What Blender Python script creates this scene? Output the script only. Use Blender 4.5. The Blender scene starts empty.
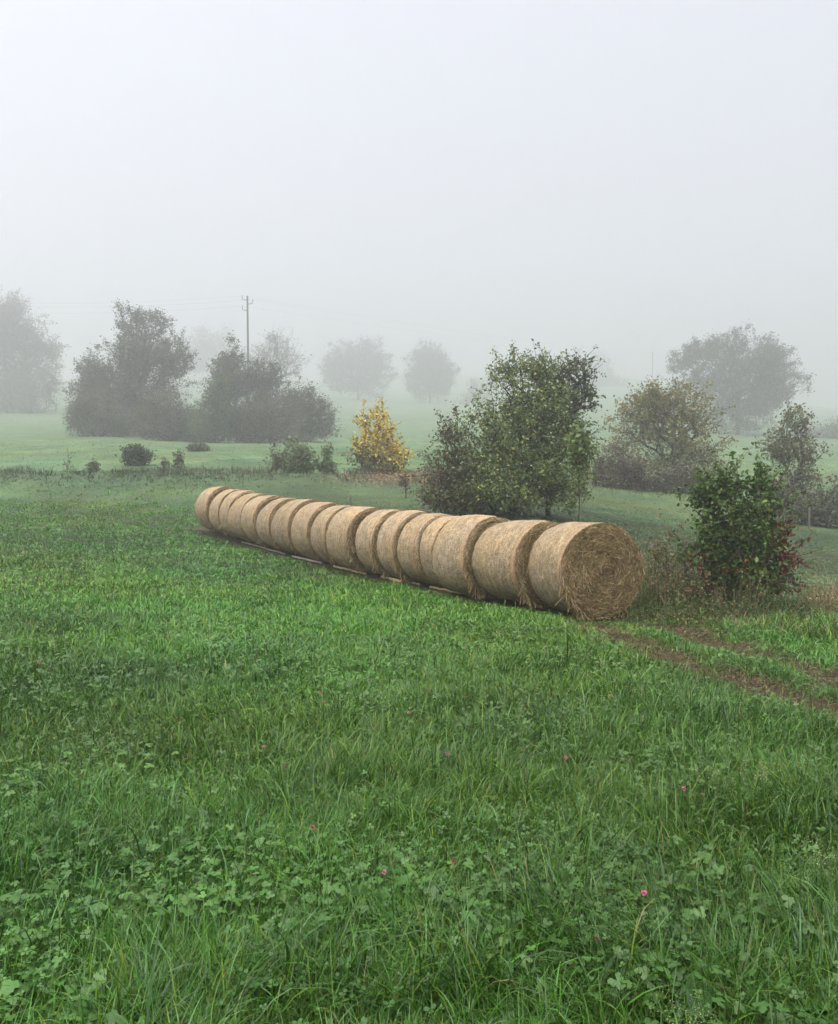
import bpy, math, random
import numpy as np
R_ = math.radians
rng = np.random.default_rng(7)
scene = bpy.context.scene
COL = scene.collection
EYE = 1.6          # camera height above the ground beneath it
F = 838.0          # focal length in picture widths of 838
FOG = 0.0033       # extinction of the air per metre

# ------------------------------------------------------------------ noise
_perm = np.random.default_rng(3).random((256, 256))
def vnoise(x, y, seed=0):
    x = np.asarray(x, float) + seed * 17.31; y = np.asarray(y, float) + seed * 9.77
    xi = np.floor(x).astype(int); yi = np.floor(y).astype(int)
    fx = x - xi; fy = y - yi
    fx = fx * fx * (3 - 2 * fx); fy = fy * fy * (3 - 2 * fy)
    a = _perm[xi % 256, yi % 256]; b = _perm[(xi + 1) % 256, yi % 256]
    c = _perm[xi % 256, (yi + 1) % 256]; d = _perm[(xi + 1) % 256, (yi + 1) % 256]
    return (a * (1 - fx) + b * fx) * (1 - fy) + (c * (1 - fx) + d * fx) * fy
def fbm(x, y, seed=0, oct=3):
    s = 0; a = 1; t = 0
    for o in range(oct):
        s = s + a * vnoise(np.asarray(x) * 2 ** o, np.asarray(y) * 2 ** o, seed + o * 3); t += a; a *= .5
    return s / t
def sstep(a, b, x):
    t = np.clip((np.asarray(x, float) - a) / (b - a), 0, 1)
    return t * t * (3 - 2 * t)

# ------------------------------------------------------------------ the row of bales (plan)
BR = 0.785                                     # bale radius
ROW0 = np.array([3.09, 13.75, 0.615])            # centre of the near end of the row
ROW1 = np.array([-7.55, 29.9, 1.84])            # centre of its far end
_rd = ROW1 - ROW0; ROWL = math.hypot(_rd[0], _rd[1])
U = _rd[:2] / ROWL                              # along the row, away from the camera
NL = np.array([-U[1], U[0]])                    # to the left of the row
def row_z(s):                                   # height of the bale centres along the row
    t = s / ROWL
    return ROW0[2] + _rd[2] * t - 0.17 * 4 * t * (1 - t)
def row_st(x, y):                               # coordinates along / left of the row
    dx = np.asarray(x) - ROW0[0]; dy = np.asarray(y) - ROW0[1]
    return dx * U[0] + dy * U[1], dx * NL[0] + dy * NL[1]

# ------------------------------------------------------------------ terrain
def far(Y): return Y if Y < 50 else 50 + (Y - 50) * 2.5
def ctl(px, py, Y):
    Y = far(Y)
    return ((px - 419) / F * Y, Y, EYE - (py - 512) / F * Y)
CT = [(0, 0, 0), (-4, 0, .02), (4, 0, 0), (-3, 4, .03), (3, 4, 0), (0, 7.1, 0), (-8, -8, 0), (8, -8, 0), (0, -25, 0), (-6, 8, .1), (-30, -20, .5), (30, -20, -.5)]
for s in np.linspace(0, ROWL, 6):
    c = ROW0[:2] + U * s
    CT.append((c[0], c[1], row_z(s) - BR))
CT += [ctl(*c) for c in [
    (0, 600, 13.6), (0, 540, 22.5), (0, 500, 36), (0, 478, 44), (200, 500, 37), (200, 478, 44), (420, 492, 38), (420, 479, 43),
    (505, 515, 27.5), (136, 465, 50), (0, 442, 66), (200, 441, 75), (130, 437, 75), (300, 441, 75), (20, 411, 135), (358, 401, 200), (430, 403, 200),
    (380, 446, 72), (480, 446, 72), (600, 495, 43), (670, 497, 46), (735, 437, 105), (838, 530, 37), (838, 470, 62),
    (838, 600, 16.5), (720, 610, 14.7), (838, 690, 7.9), (560, 619, 13.2), (0, 388, 300), (419, 384, 350), (838, 412, 260), (760, 560, 25.5)]]
CT += [(-60, 20, 2.0), (60, 20, -1.2), (-190, 170, 20), (170, 160, 8), (-450, 600, 90), (450, 600, 70), (-800, 1000, 140), (-300, 850, 140), (200, 850, 138), (0, 1000, 172), (800, 1000, 125),
       (-900, 0, 25), (900, 0, -8), (0, 1250, 185), (-800, 1250, 150), (800, 1250, 140)]
CT = np.array(CT, float)
CP = CT[:, :2]
def _warp(p):                                   # compress distance so that near controls weigh as much as far ones
    p = np.asarray(p, float); r = np.hypot(p[..., 0], p[..., 1]) + 1e-9
    return p * (np.log1p(r / 12.0) / r)[..., None]
def _tps(r2): return np.where(r2 > 1e-12, .5 * r2 * np.log(r2 + 1e-300), 0)
CW = _warp(CP)
_n = len(CT)
_A = np.zeros((_n + 3, _n + 3))
_d2 = ((CW[:, None] - CW[None]) ** 2).sum(-1)
_A[:_n, :_n] = _tps(_d2) + np.eye(_n) * 2e-4
_A[:_n, _n] = 1; _A[:_n, _n + 1:] = CW; _A[_n, :_n] = 1; _A[_n + 1:, :_n] = CW.T
_slope = np.hypot(CP[:, 0], CP[:, 1]) + 10      # fit the slope-like height so that the far hill does not swamp the near field
_w = np.linalg.solve(_A, np.concatenate([CT[:, 2] / _slope, np.zeros(3)]))
def ground_smooth(x, y):
    x = np.asarray(x, float); y = np.asarray(y, float); sh = x.shape
    p = np.stack([x.ravel(), y.ravel()], -1); out = np.empty(len(p))
    for i in range(0, len(p), 100000):
        q = _warp(p[i:i + 100000])
        d2 = ((q[:, None] - CW[None]) ** 2).sum(-1)
        out[i:i + 100000] = (_tps(d2) @ _w[:_n] + _w[_n] + q @ _w[_n + 1:]) * (np.hypot(*p[i:i + 100000].T) + 10)
    return out.reshape(sh)
def ruts(x, y):                                 # 1 in the wheel ruts in front of the row
    x = np.asarray(x, float); y = np.asarray(y, float)
    wob = (fbm(x * .9, y * .9, 5) - .5) * .5
    c1 = 2.55 + (13.2 - y) * .145 + wob
    c2 = 3.85 + (13.2 - y) * .10 + wob
    a = np.exp(-((x - c1) / .44) ** 2) * sstep(5.4, 7.0, y) * (1 - sstep(12.6, 13.6, y))
    b = np.exp(-((x - c2) / .44) ** 2) * sstep(6.6, 8.2, y) * (1 - sstep(12.6, 13.9, y))
    return np.clip(np.maximum(a, b) * (.17 + 1.3 * fbm(x * 1.6, y * 1.6, 17, 3)), 0, 1)
def bank(x, y):                                 # the unmown strip at the top of the field
    x = np.asarray(x, float); y = np.asarray(y, float)
    yc = 43.3 + .04 * (x + 10) + (vnoise(x * .15, 0 * x, 8) - .5) * 2.4
    return np.exp(-((y - yc) / 2.3) ** 2) * (1 - sstep(3.5, 7, x))
def ground(x, y):
    r = np.hypot(x, y)
    g = ground_smooth(x, y)
    amp = np.clip(r / 12, .6, 4)
    g = g + (fbm(np.asarray(x) * .35, np.asarray(y) * .35, 1, 3) - .5) * .09 * np.sqrt(amp) + (fbm(np.asarray(x) * 1.7, np.asarray(y) * 1.7, 2, 2) - .5) * .05
    return g - ruts(x, y) * .07 + bank(x, y) * .3
# cached height lookup (bilinear on the mesh grid itself, so that things stand exactly on the sheet)
def _axis(lo, hi, n, c, k):
    a = math.asinh((lo - c) / k); b = math.asinh((hi - c) / k)
    return c + k * np.sinh(np.linspace(a, b, n))
GX = _axis(-900, 900, 460, 1.0, 9.0); GY = _axis(-30, 1250, 500, 7.0, 12.0)
gx, gy = np.meshgrid(GX, GY, indexing='xy')
GZ = ground(gx, gy)
def gh(x, y):
    x = np.asarray(x, float); y = np.asarray(y, float)
    i = np.clip(np.searchsorted(GX, x) - 1, 0, len(GX) - 2); j = np.clip(np.searchsorted(GY, y) - 1, 0, len(GY) - 2)
    u = (x - GX[i]) / (GX[i + 1] - GX[i]); v = (y - GY[j]) / (GY[j + 1] - GY[j])
    return (GZ[j, i] * (1 - u) + GZ[j, i + 1] * u) * (1 - v) + (GZ[j + 1, i] * (1 - u) + GZ[j + 1, i + 1] * u) * v
def on_ground(px, py, y0=1.5):                  # where a line of sight meets the ground
    Y = y0 * np.exp(np.linspace(0, math.log(1200 / y0), 5000))
    X = (px - 419) / F * Y; Z = EYE - (py - 512) / F * Y
    d = gh(X, Y) - Z
    k = np.argmax(d > 0) if (d > 0).any() else len(Y) - 1
    return np.array([X[k], Y[k], gh(X[k], Y[k])])
def stand(px, Y): 
    X = (px - 419) / F * Y
    return np.array([X, Y, float(gh(X, Y))])

# ------------------------------------------------------------------ mesh helpers
def mesh_from(name, verts, faces, col=None, mats=(), smooth=False, attrs=None):
    """faces: list of int arrays (n, k), any k"""
    verts = np.ascontiguousarray(verts, np.float32).reshape(-1, 3)
    me = bpy.data.meshes.new(name)
    me.vertices.add(len(verts)); me.vertices.foreach_set('co', verts.ravel())
    if not isinstance(faces, (list, tuple)): faces = [faces]
    faces = [np.asarray(f, np.int32) for f in faces if len(f)]
    loops = np.concatenate([f.ravel() for f in faces]); tot = np.concatenate([np.full(len(f), f.shape[1], np.int32) for f in faces])
    st = np.concatenate([[0], np.cumsum(tot)[:-1]]).astype(np.int32)
    me.loops.add(len(loops)); me.loops.foreach_set('vertex_index', loops)
    me.polygons.add(len(tot)); me.polygons.foreach_set('loop_start', st); me.polygons.foreach_set('loop_total', tot)
    if smooth: me.polygons.foreach_set('use_smooth', np.ones(len(tot), bool))
    me.update(calc_edges=True)
    if col is not None:
        a = me.attributes.new('Col', 'FLOAT_COLOR', 'POINT')
        c = np.ones((len(verts), 4), np.float32); c[:, :3] = np.clip(col, 0, 1); a.data.foreach_set('color', c.ravel())
    for k, v in (attrs or {}).items():
        a = me.attributes.new(k, 'FLOAT_VECTOR', 'POINT'); a.data.foreach_set('vector', np.ascontiguousarray(v, np.float32).ravel())
    for m in mats: me.materials.append(m)
    return me
def link(name, me, parent=None, loc=None):
    o = bpy.data.objects.new(name, me); COL.objects.link(o)
    if parent is not None: o.parent = parent
    if loc is not None: o.location = loc
    return o
def tag(o, label=None, cat=None, group=None, kind=None):
    if label: o['label'] = label
    if cat: o['category'] = cat
    if group: o['group'] = group
    if kind: o['kind'] = kind
    return o
def thing(name, label, cat, loc=(0, 0, 0), rz=0, group=None):
    o = bpy.data.objects.new(name, None); COL.objects.link(o); o.empty_display_size = .2
    o.location = [float(v) for v in loc]; o.rotation_euler = (0, 0, rz)
    return tag(o, label, cat, group)
def strips(P, W, wid):
    """ribbons: P (n,k+1,3) centre line, W (n,k+1,3) or (n,1,3) unit side vectors, wid (n,k+1)"""
    n, k1, _ = P.shape
    off = W * (wid * .5)[..., None]
    V = np.stack([P - off, P + off], 2).reshape(-1, 3)
    b = (np.arange(n) * k1 * 2)[:, None] + (np.arange(k1 - 1) * 2)[None]
    f = np.stack([b, b + 1, b + 3, b + 2], -1).reshape(-1, 4)
    return V, f
def norm(v): return v / (np.linalg.norm(v, axis=-1, keepdims=True) + 1e-9)
def frames(nrm, ang):
    """rotation matrices (n,3,3): local z -> nrm, spun by ang; columns are the local axes"""
    z = norm(nrm); h = np.where(np.abs(z[:, 2:3]) < .95, np.array([[0, 0, 1.]]), np.array([[1., 0, 0]]))
    x = norm(np.cross(h, z)); y = np.cross(z, x)
    c = np.cos(ang)[:, None]; s = np.sin(ang)[:, None]
    return np.stack([x * c + y * s, -x * s + y * c, z], -1)
def scatter(tv, tf, pos, rot, scl, col):
    """realise a template (verts tv, face arrays tf) at many places in one mesh"""
    n = len(pos); m = len(tv)
    V = np.einsum('nij,mj->nmi', rot, tv) * scl.reshape(n, 1, -1) + pos[:, None]
    off = (np.arange(n) * m)[:, None, None]
    fs = [(f[None] + off).reshape(-1, f.shape[1]) for f in tf]
    return V.reshape(-1, 3), fs, np.repeat(col, m, 0)
class Acc:
    def __init__(s): s.v = []; s.f = {}; s.c = []; s.n = 0
    def add(s, v, fs, c):
        v = np.asarray(v).reshape(-1, 3)
        for f in (fs if isinstance(fs, list) else [fs]): s.f.setdefault(f.shape[1], []).append(f + s.n)
        c = np.asarray(c, float); c = np.broadcast_to(c, (len(v), 3)) if c.ndim == 1 else c
        s.v.append(v); s.c.append(c); s.n += len(v)
    def mesh(s, name, mat, smooth=False):
        return mesh_from(name, np.concatenate(s.v), [np.concatenate(f) for f in s.f.values()], np.concatenate(s.c), [mat], smooth)
def palette(n, cols, w, jit=.18, r=rng):
    cols = np.array(cols, float); w = np.array(w, float)
    c = cols[r.choice(len(cols), n, p=w / w.sum())]
    return np.clip(c * (1 + (r.random((n, 1)) - .5) * 2 * jit) * (1 + (r.random((n, 3)) - .5) * .16), 0, 1)

# ------------------------------------------------------------------ materials
def mat(name):
    m = bpy.data.materials.new(name); m.use_nodes = True; nt = m.node_tree; nt.nodes.clear()
    out = nt.nodes.new('ShaderNodeOutputMaterial')
    return m, nt, out
def nd(nt, t, **kw):
    n = nt.nodes.new(t)
    for k, v in kw.items():
        if k in n.inputs: n.inputs[k].default_value = v
        else: setattr(n, k, v)
    return n
def leaf_material(name, rough=.5, trans=.3, spec=.4):
    m, nt, out = mat(name)
    a = nd(nt, 'ShaderNodeAttribute', attribute_name='Col')
    p = nd(nt, 'ShaderNodeBsdfPrincipled', Roughness=rough); p.inputs['Specular IOR Level'].default_value = spec
    t = nd(nt, 'ShaderNodeBsdfTranslucent'); mx = nd(nt, 'ShaderNodeMixShader'); mx.inputs[0].default_value = trans
    g = nd(nt, 'ShaderNodeMixRGB', blend_type='MULTIPLY'); g.inputs[0].default_value = 1; g.inputs[2].default_value = (1.15, 1.2, .6, 1)
    nt.links.new(a.outputs['Color'], p.inputs['Base Color']); nt.links.new(a.outputs['Color'], g.inputs[1]); nt.links.new(g.outputs[0], t.inputs['Color'])
    nt.links.new(p.outputs[0], mx.inputs[1]); nt.links.new(t.outputs[0], mx.inputs[2]); nt.links.new(mx.outputs[0], out.inputs['Surface'])
    return m
M_GRASS = leaf_material('wet_grass', .40, .14, .32)
M_LEAF = leaf_material('tree_leaf', .5, .25, .25)
M_DRY = leaf_material('dry_stem', .75, .12, .2)
def attr_material(name, rough=.85, spec=.15, nscale=30, amt=.35, bump=.3):
    m, nt, out = mat(name)
    a = nd(nt, 'ShaderNodeAttribute', attribute_name='Col')
    tc = nd(nt, 'ShaderNodeTexCoord'); n = nd(nt, 'ShaderNodeTexNoise', Scale=nscale, Detail=5.0)
    r = nd(nt, 'ShaderNodeMapRange'); r.inputs['From Min'].default_value = .3; r.inputs['From Max'].default_value = .7
    r.inputs['To Min'].default_value = 1 - amt; r.inputs['To Max'].default_value = 1 + amt
    x = nd(nt, 'ShaderNodeVectorMath', operation='SCALE')
    p = nd(nt, 'ShaderNodeBsdfPrincipled', Roughness=rough); p.inputs['Specular IOR Level'].default_value = spec
    b = nd(nt, 'ShaderNodeBump', Strength=bump, Distance=.02)
    L = nt.links.new
    L(tc.outputs['Object'], n.inputs['Vector']); L(n.outputs['Fac'], r.inputs['Value']); L(a.outputs['Color'], x.inputs[0]); L(r.outputs[0], x.inputs['Scale'])
    L(x.outputs[0], p.inputs['Base Color']); L(n.outputs['Fac'], b.inputs['Height']); L(b.outputs[0], p.inputs['Normal']); L(p.outputs[0], out.inputs['Surface'])
    return m
M_BARK = attr_material('bark', .9, .15, 40, .4, .5)
M_WOOD = attr_material('weathered_wood', .8, .2, 60, .3, .3)
M_METAL = attr_material('galvanised_wire', .5, .5, 20, .1, .05)

# the ground sheet
def ground_material():
    m, nt, out = mat('meadow_soil_and_turf'); L = nt.links.new
    a = nd(nt, 'ShaderNodeAttribute', attribute_name='Col')
    tc = nd(nt, 'ShaderNodeTexCoord')
    n1 = nd(nt, 'ShaderNodeTexNoise', Scale=9.0, Detail=8.0, Roughness=.7)
    n2 = nd(nt, 'ShaderNodeTexNoise', Scale=.55, Detail=6.0, Roughness=.65)
    r1 = nd(nt, 'ShaderNodeMapRange'); r1.inputs['From Min'].default_value = .25; r1.inputs['From Max'].default_value = .75; r1.inputs['To Min'].default_value = .55; r1.inputs['To Max'].default_value = 1.45
    r2 = nd(nt, 'ShaderNodeMapRange'); r2.inputs['From Min'].default_value = .3; r2.inputs['From Max'].default_value = .7; r2.inputs['To Min'].default_value = .7; r2.inputs['To Max'].default_value = 1.3
    mu = nd(nt, 'ShaderNodeMath', operation='MULTIPLY'); x = nd(nt, 'ShaderNodeVectorMath', operation='SCALE')
    p = nd(nt, 'ShaderNodeBsdfPrincipled', Roughness=.9); p.inputs['Specular IOR Level'].default_value = .15
    b = nd(nt, 'ShaderNodeBump', Strength=.6, Distance=.05)
    for n in (n1, n2): L(tc.outputs['Object'], n.inputs['Vector'])
    L(n1.outputs['Fac'], r1.inputs['Value']); L(n2.outputs['Fac'], r2.inputs['Value']); L(r1.outputs[0], mu.inputs[0]); L(r2.outputs[0], mu.inputs[1])
    L(a.outputs['Color'], x.inputs[0]); L(mu.outputs[0], x.inputs['Scale']); L(x.outputs[0], p.inputs['Base Color'])
    L(n1.outputs['Fac'], b.inputs['Height']); L(b.outputs[0], p.inputs['Normal']); L(p.outputs[0], out.inputs['Surface'])
    return m
def meadow_tint(x, y):
    """large patches of paler and darker grass that grow in the meadow, plus painted shade up close: multiplies the blade colours"""
    f = fbm(np.asarray(x) * .22, np.asarray(y) * .22, 11, 3); g = fbm(np.asarray(x) * .9, np.asarray(y) * .9, 14, 2)
    v = .62 + .78 * f + .45 * (g - .5)
    v = v * np.interp(np.asarray(y), [2, 5, 9, 14, 45], [.70, .82, 1.0, 1.12, 1.15])   # shade deep in the near grass painted into its colour, midfield painted brighter
    warm = (fbm(np.asarray(x) * .3, np.asarray(y) * .3, 21, 2) - .5)
    return np.stack([v * (1 + warm * .5), v, v * (1 - warm * .4)], -1)
def build_ground():
    nx, ny = len(GX), len(GY)
    V = np.stack([gx, gy, GZ], -1).reshape(-1, 3)
    i = (np.arange(ny - 1) * nx)[:, None] + np.arange(nx - 1)[None]
    f = np.stack([i, i + 1, i + nx + 1, i + nx], -1).reshape(-1, 4)
    x, y = V[:, 0], V[:, 1]
    r = np.hypot(x, y)
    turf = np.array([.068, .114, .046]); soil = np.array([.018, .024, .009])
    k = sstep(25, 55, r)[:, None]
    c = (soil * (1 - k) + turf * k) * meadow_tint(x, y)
    k = sstep(.2, .6, ruts(x, y))[:, None]
    c = c * (1 - k) + np.array([.032, .021, .012]) * k
    s, t = row_st(x, y)
    k = (sstep(-.6, .3, s) * (1 - sstep(ROWL, ROWL + .8, s)) * (1 - sstep(.35, .6, np.abs(t + .05))))[:, None]
    c = c * (1 - k) + np.array([.06, .048, .025]) * k
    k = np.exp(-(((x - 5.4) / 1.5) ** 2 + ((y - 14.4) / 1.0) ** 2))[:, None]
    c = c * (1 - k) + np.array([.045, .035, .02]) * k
    k = (bank(x, y) * .7)[:, None]
    c = c * (1 - k) + np.array([.045, .075, .03]) * k
    k = np.exp(-(((x + 1.2) / 2.6) ** 2 + ((y - 42.3) / 2.2) ** 2))[:, None] * .8
    c = c * (1 - k) + np.array([.06, .05, .032]) * k
    o = link('ground', mesh_from('ground', V, f, c, [ground_material()], True))
    tag(o, kind='structure')
build_ground()

# ------------------------------------------------------------------ grass
def row_block(x, y, m=.5):
    s, t = row_st(x, y)
    return (s > -.05) & (s < ROWL + .1) & (np.abs(t) < m)
def rough_strip(x, y):                           # unmown rough strip behind the row, towards the fence
    s, t = row_st(x, y)
    return sstep(-5.5, -3.0, s) * (1 - sstep(ROWL - 4, ROWL + 1, s)) * sstep(.55, 1.0, -t) * (1 - sstep(2.0, 3.2, -t))
def mown(x, y):                                  # the short dewy meadows beyond the fence and above the bank
    s, t = row_st(x, y)
    return np.maximum(sstep(3.2, 4.2, -t), sstep(46.5, 48, y))
def grow(n, ylo, yhi, k, seed, upright=False):
    """positions and shapes of n grass blades with distance pdf that thins with distance"""
    r = np.random.default_rng(seed)
    e = .35                                      # density ~ Y^-(2-e-1)
    u = r.random(n); Y = (ylo ** e + u * (yhi ** e - ylo ** e)) ** (1 / e)
    X = (r.random(n) * 2 - 1) * (Y * .62 + np.where(Y < 12, 1.7, 1.0))
    return X, Y
GREENS = [(.047, .145, .008), (.051, .147, .012), (.104, .190, .009), (.026, .096, .007), (.20, .16, .055), (.084, .185, .040)]
GREENW = [4, 4, 2.2, 3, .16, 1.8]
def blades(acc, X, Y, k, seed, hscale=1.0, tuft=True, cols=None, colw=None, bendmul=1.0, wmul=1.0):
    r = np.random.default_rng(seed); n = len(X)
    if tuft:
        q = 9
        X = np.repeat(X, q); Y = np.repeat(Y, q); n = len(X)
        dx = r.normal(0, .022, n) * (1 + Y * .05); dy = r.normal(0, .022, n) * (1 + Y * .05)
        X = X + dx; Y = Y + dy
        rad = np.arctan2(dy, dx)
    else: rad = r.random(n) * 6.283
    keep = ~row_block(X, Y, .48)
    rt = ruts(X, Y)
    keep &= r.random(n) > np.clip(rt * 1.5 - .24 + .5 * (vnoise(X * 5, Y * 5, 9) - .5), 0, .97)
    dk = np.exp(-(((X - 5.2) / 1.6) ** 2 + ((Y - 13.9) / 1.1) ** 2))
    keep &= r.random(n) > dk * .75
    dkh = dk
    X, Y, rad, rt, dkh = X[keep], Y[keep], rad[keep], rt[keep], dkh[keep]; n = len(X)
    lay = fbm(X * .8, Y * .8, 31, 2) * 12.566
    ang = np.where(r.random(n) < .72, rad + r.normal(0, .6, n), lay + r.normal(0, .8, n))
    hm = .40 + 1.35 * (.5 * fbm(X * 1.1, Y * 1.1, 41, 2) + .5 * vnoise(X * 3.6, Y * 3.6, 43)) ** 1.4 + .25 * (vnoise(X * 8, Y * 8, 45) - .5)
    rs = rough_strip(X, Y); bk = bank(X, Y)
    h = r.gamma(5, 1 / 5, n) * .14 * hm * hscale * (1 - .55 * rt) * (1 - .6 * dkh) * (1 + 1.1 * rs + .7 * bk)
    h *= np.interp(Y, [3, 6, 10, 40], [1.0, .86, .70, .52]) ** (1 - np.clip(rs + bk, 0, 1))
    h *= 1 - .5 * mown(X, Y)
    # trampled short by the bales
    s, t = row_st(X, Y)
    near = np.exp(-((np.maximum(np.abs(t) - .5, 0)) / .25) ** 2) * ((s > -.5) & (s < ROWL + .5))
    h *= 1 - .5 * near
    p0 = np.abs(r.normal(.25, .42, n)); p1 = p0 + np.abs(r.normal(1.35, .85, n)) * bendmul
    tt = (np.arange(k) + .5) / k
    phi = p0[:, None] + (p1 - p0)[:, None] * tt[None] ** 1.3
    ang2 = ang[:, None] + r.normal(0, .25, n)[:, None] * tt[None]
    st = (h / k)[:, None]
    d = np.stack([np.sin(phi) * np.cos(ang2), np.sin(phi) * np.sin(ang2), np.cos(phi)], -1) * st[..., None]
    P = np.concatenate([np.zeros((n, 1, 3)), np.cumsum(d, 1)], 1)
    z0 = gh(X, Y) - .01
    P += np.stack([X, Y, z0], -1)[:, None]
    P[..., 2] = np.maximum(P[..., 2], (z0 + .012)[:, None])
    sa = ang + 1.5708 + r.normal(0, .35, n)
    W = np.stack([np.cos(sa), np.sin(sa), r.normal(0, .25, n)], -1)[:, None]
    w = wmul * .0042 * np.clip(r.normal(1, .3, n), .4, 2.2) * np.maximum(1, Y / 4.6) ** .95
    prof = np.array([.75, 1.0, .95, .75, .42, .1]) if k == 5 else np.interp(np.linspace(0, 1, k + 1), [0, .3, .7, 1], [.8, 1, .75, .12])
    V, f = strips(P, W, w[:, None] * prof[None])
    mo = mown(X, Y)
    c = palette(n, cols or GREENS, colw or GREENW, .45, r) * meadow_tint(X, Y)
    if cols is None:
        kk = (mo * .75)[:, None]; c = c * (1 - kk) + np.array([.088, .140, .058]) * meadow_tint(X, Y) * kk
        kk = np.clip(rs * .8 + 0 * X, 0, 1)[:, None] * (r.random((n, 1)) < .35)
        c = c * (1 - kk) + np.array([.19, .155, .075]) * kk
        kk = (np.clip(bk * 1.3, 0, 1) * (r.random(n) < .8))[:, None]
        c = c * (1 - kk) + np.array([.032, .058, .022]) * kk
        yl = np.exp(-(((X - 3.1) / .8) ** 2 + ((Y - 12.3) / .6) ** 2)) * (r.random(n) < .6)
        c = c * (1 - yl[:, None]) + np.array([.15, .18, .035]) * yl[:, None]
    acc.add(V, f, np.repeat(c, (k + 1) * 2, 0))
G = Acc()
for (n, a, b, k, sd) in [(29000, 1.7, 4.6, 5, 1), (29000, 4.6, 9.5, 4, 2), (24000, 9.5, 19, 3, 3), (22000, 19, 36, 2, 4), (16000, 36, 95, 2, 5), (9000, 95, 320, 2, 6)]:
    X, Y = grow(n, a, b, k, sd)
    blades(G, X, Y, k, sd + 50)
    X, Y = grow(n * 4, a, b, k, sd + 20)
    blades(G, X, Y, k, sd + 70, .62, False, bendmul=.8)
# longer lush tufts
r = np.random.default_rng(77)
tx, ty = grow(800, 1.8, 10, 5, 88)
hm = fbm(tx * .8, ty * .8, 51, 2) > .5
tx, ty = tx[hm], ty[hm]
tx = np.repeat(tx, 4) + r.normal(0, .03, len(tx) * 4); ty = np.repeat(ty, 4) + r.normal(0, .03, len(ty) * 4)
blades(G, tx, ty, 5, 89, 1.35, True, [(.050, .125, .035), (.065, .145, .05), (.035, .10, .015)], [3, 2, 2], 1.35, 1.5)
# lusher edge in front of the ruts
tx = r.uniform(1.6, 5.2, 900); ty = 6.6 + r.normal(0, .55, 900) + (3.4 - tx) * .25
blades(G, tx, ty, 4, 90, 1.25, True, [(.040, .12, .02), (.045, .125, .03), (.06, .14, .016)], [3, 2, 2], 1.2)
# ridge between the ruts
ty = r.uniform(7.6, 12.8, 700); tx = 3.2 + (13.2 - ty) * .125 + r.normal(0, .16, 700)
blades(G, tx, ty, 4, 91, 1.15, True, [(.040, .12, .02), (.05, .13, .025), (.08, .15, .015)], [3, 2, 1], 1.1)
tag(link('meadow_grass', G.mesh('meadow_grass', M_GRASS)), 'green wet meadow grass covering the whole field', 'grass', kind='stuff')

# broad leaved herbs in the sward (clover, buttercup, dandelion leaves)
def poly(pts, cup=0.0):
    p = np.array(pts, float); z = cup * (p[:, 0] ** 2 + p[:, 1] ** 2)
    return np.stack([p[:, 0], p[:, 1], z], -1)
def clover_template():
    vs, fs, m = [], [], 0
    for a in (0, 2.094, 4.189):
        q = np.array([(.05, 0), (.35, -.34), (.75, -.46), (1.05, -.28), (.98, 0), (1.05, .28), (.75, .46), (.35, .34)])
        c, s = math.cos(a), math.sin(a)
        v = np.stack([q[:, 0] * c - q[:, 1] * s, q[:, 0] * s + q[:, 1] * c, .18 * q[:, 0] ** 2 - .25 * np.abs(q[:, 1])], -1)
        vs.append(v); fs.append(np.arange(8) + m); m += 8
    return np.concatenate(vs), [np.array(fs)]
def lobed_template():
    a = np.linspace(-2.7, 2.7, 31); rr = .55 + .45 * np.abs(np.cos(a * 1.45)) ** .8 - .12 * (np.cos(a * 7) > .3)
    p = np.stack([np.cos(a) * rr, np.sin(a) * rr, -.12 * rr * rr], -1)
    v = np.concatenate([[[0, 0, 0]], p]); i = np.arange(1, 31)
    return v, [np.stack([np.zeros(30, int), i, i + 1], -1)]
def strap_template():                            # a dandelion or dock leaf rising from its rosette
    t = np.linspace(0, 1, 7); w = np.array([.06, .1, .16, .22, .24, .17, .02]) * (1 + .2 * np.array([0, 1, -1, 1, -1, 1, 0]))
    x = t * .9; z = .75 * t - .5 * t * t
    v = np.stack([np.concatenate([x, x, x]), np.concatenate([-w, 0 * w, w]), np.concatenate([z, z - .05, z])], -1)
    f = []
    for i in range(6): f += [(i, i + 1, 8 + i, 7 + i), (7 + i, 8 + i, 15 + i, 14 + i)]
    return v, [np.array(f)]
H = Acc()
def herbs(tmpl, n, ylo, yhi, size, hgt, cols, w, seed, thr, ns=1.1, tilt=.35):
    r = np.random.default_rng(seed)
    X, Y = grow(n, ylo, yhi, 1, seed + 1)
    keep = (fbm(X * ns, Y * ns, seed, 2) + r.normal(0, .05, n) > thr) & (ruts(X, Y) < .35) & ~row_block(X, Y, .8)
    X, Y = X[keep], Y[keep]; n = len(X)
    nr = np.stack([r.normal(0, tilt, n), r.normal(0, tilt, n) - .12, np.ones(n)], -1)
    rot = frames(nr, r.random(n) * 6.283)
    Z = gh(X, Y) + hgt * np.clip(r.normal(1, .3, n), .25, 1.7)
    s = size * np.clip(r.normal(1, .28, n), .45, 1.8) * np.maximum(1, Y / 7) ** .6
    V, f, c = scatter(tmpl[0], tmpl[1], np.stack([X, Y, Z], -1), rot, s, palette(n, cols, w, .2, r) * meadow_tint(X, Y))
    H.add(V, f, c)
    if hgt > .02:
        P = np.stack([np.stack([X + r.normal(0, .02, n), Y + r.normal(0, .02, n), gh(X, Y)], -1), np.stack([X, Y, Z - .002], -1)], 1)
        V, f = strips(P, np.tile(np.array([[[1., 0, 0]]]), (n, 1, 1)), np.full((n, 2), .0022))
        H.add(V, f, np.array([.07, .12, .03]))
herbs(clover_template(), 33000, 1.8, 12, .014, .085, [(.040, .120, .016), (.055, .135, .028), (.032, .10, .012)], [3, 2, 2], 101, .56)
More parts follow.
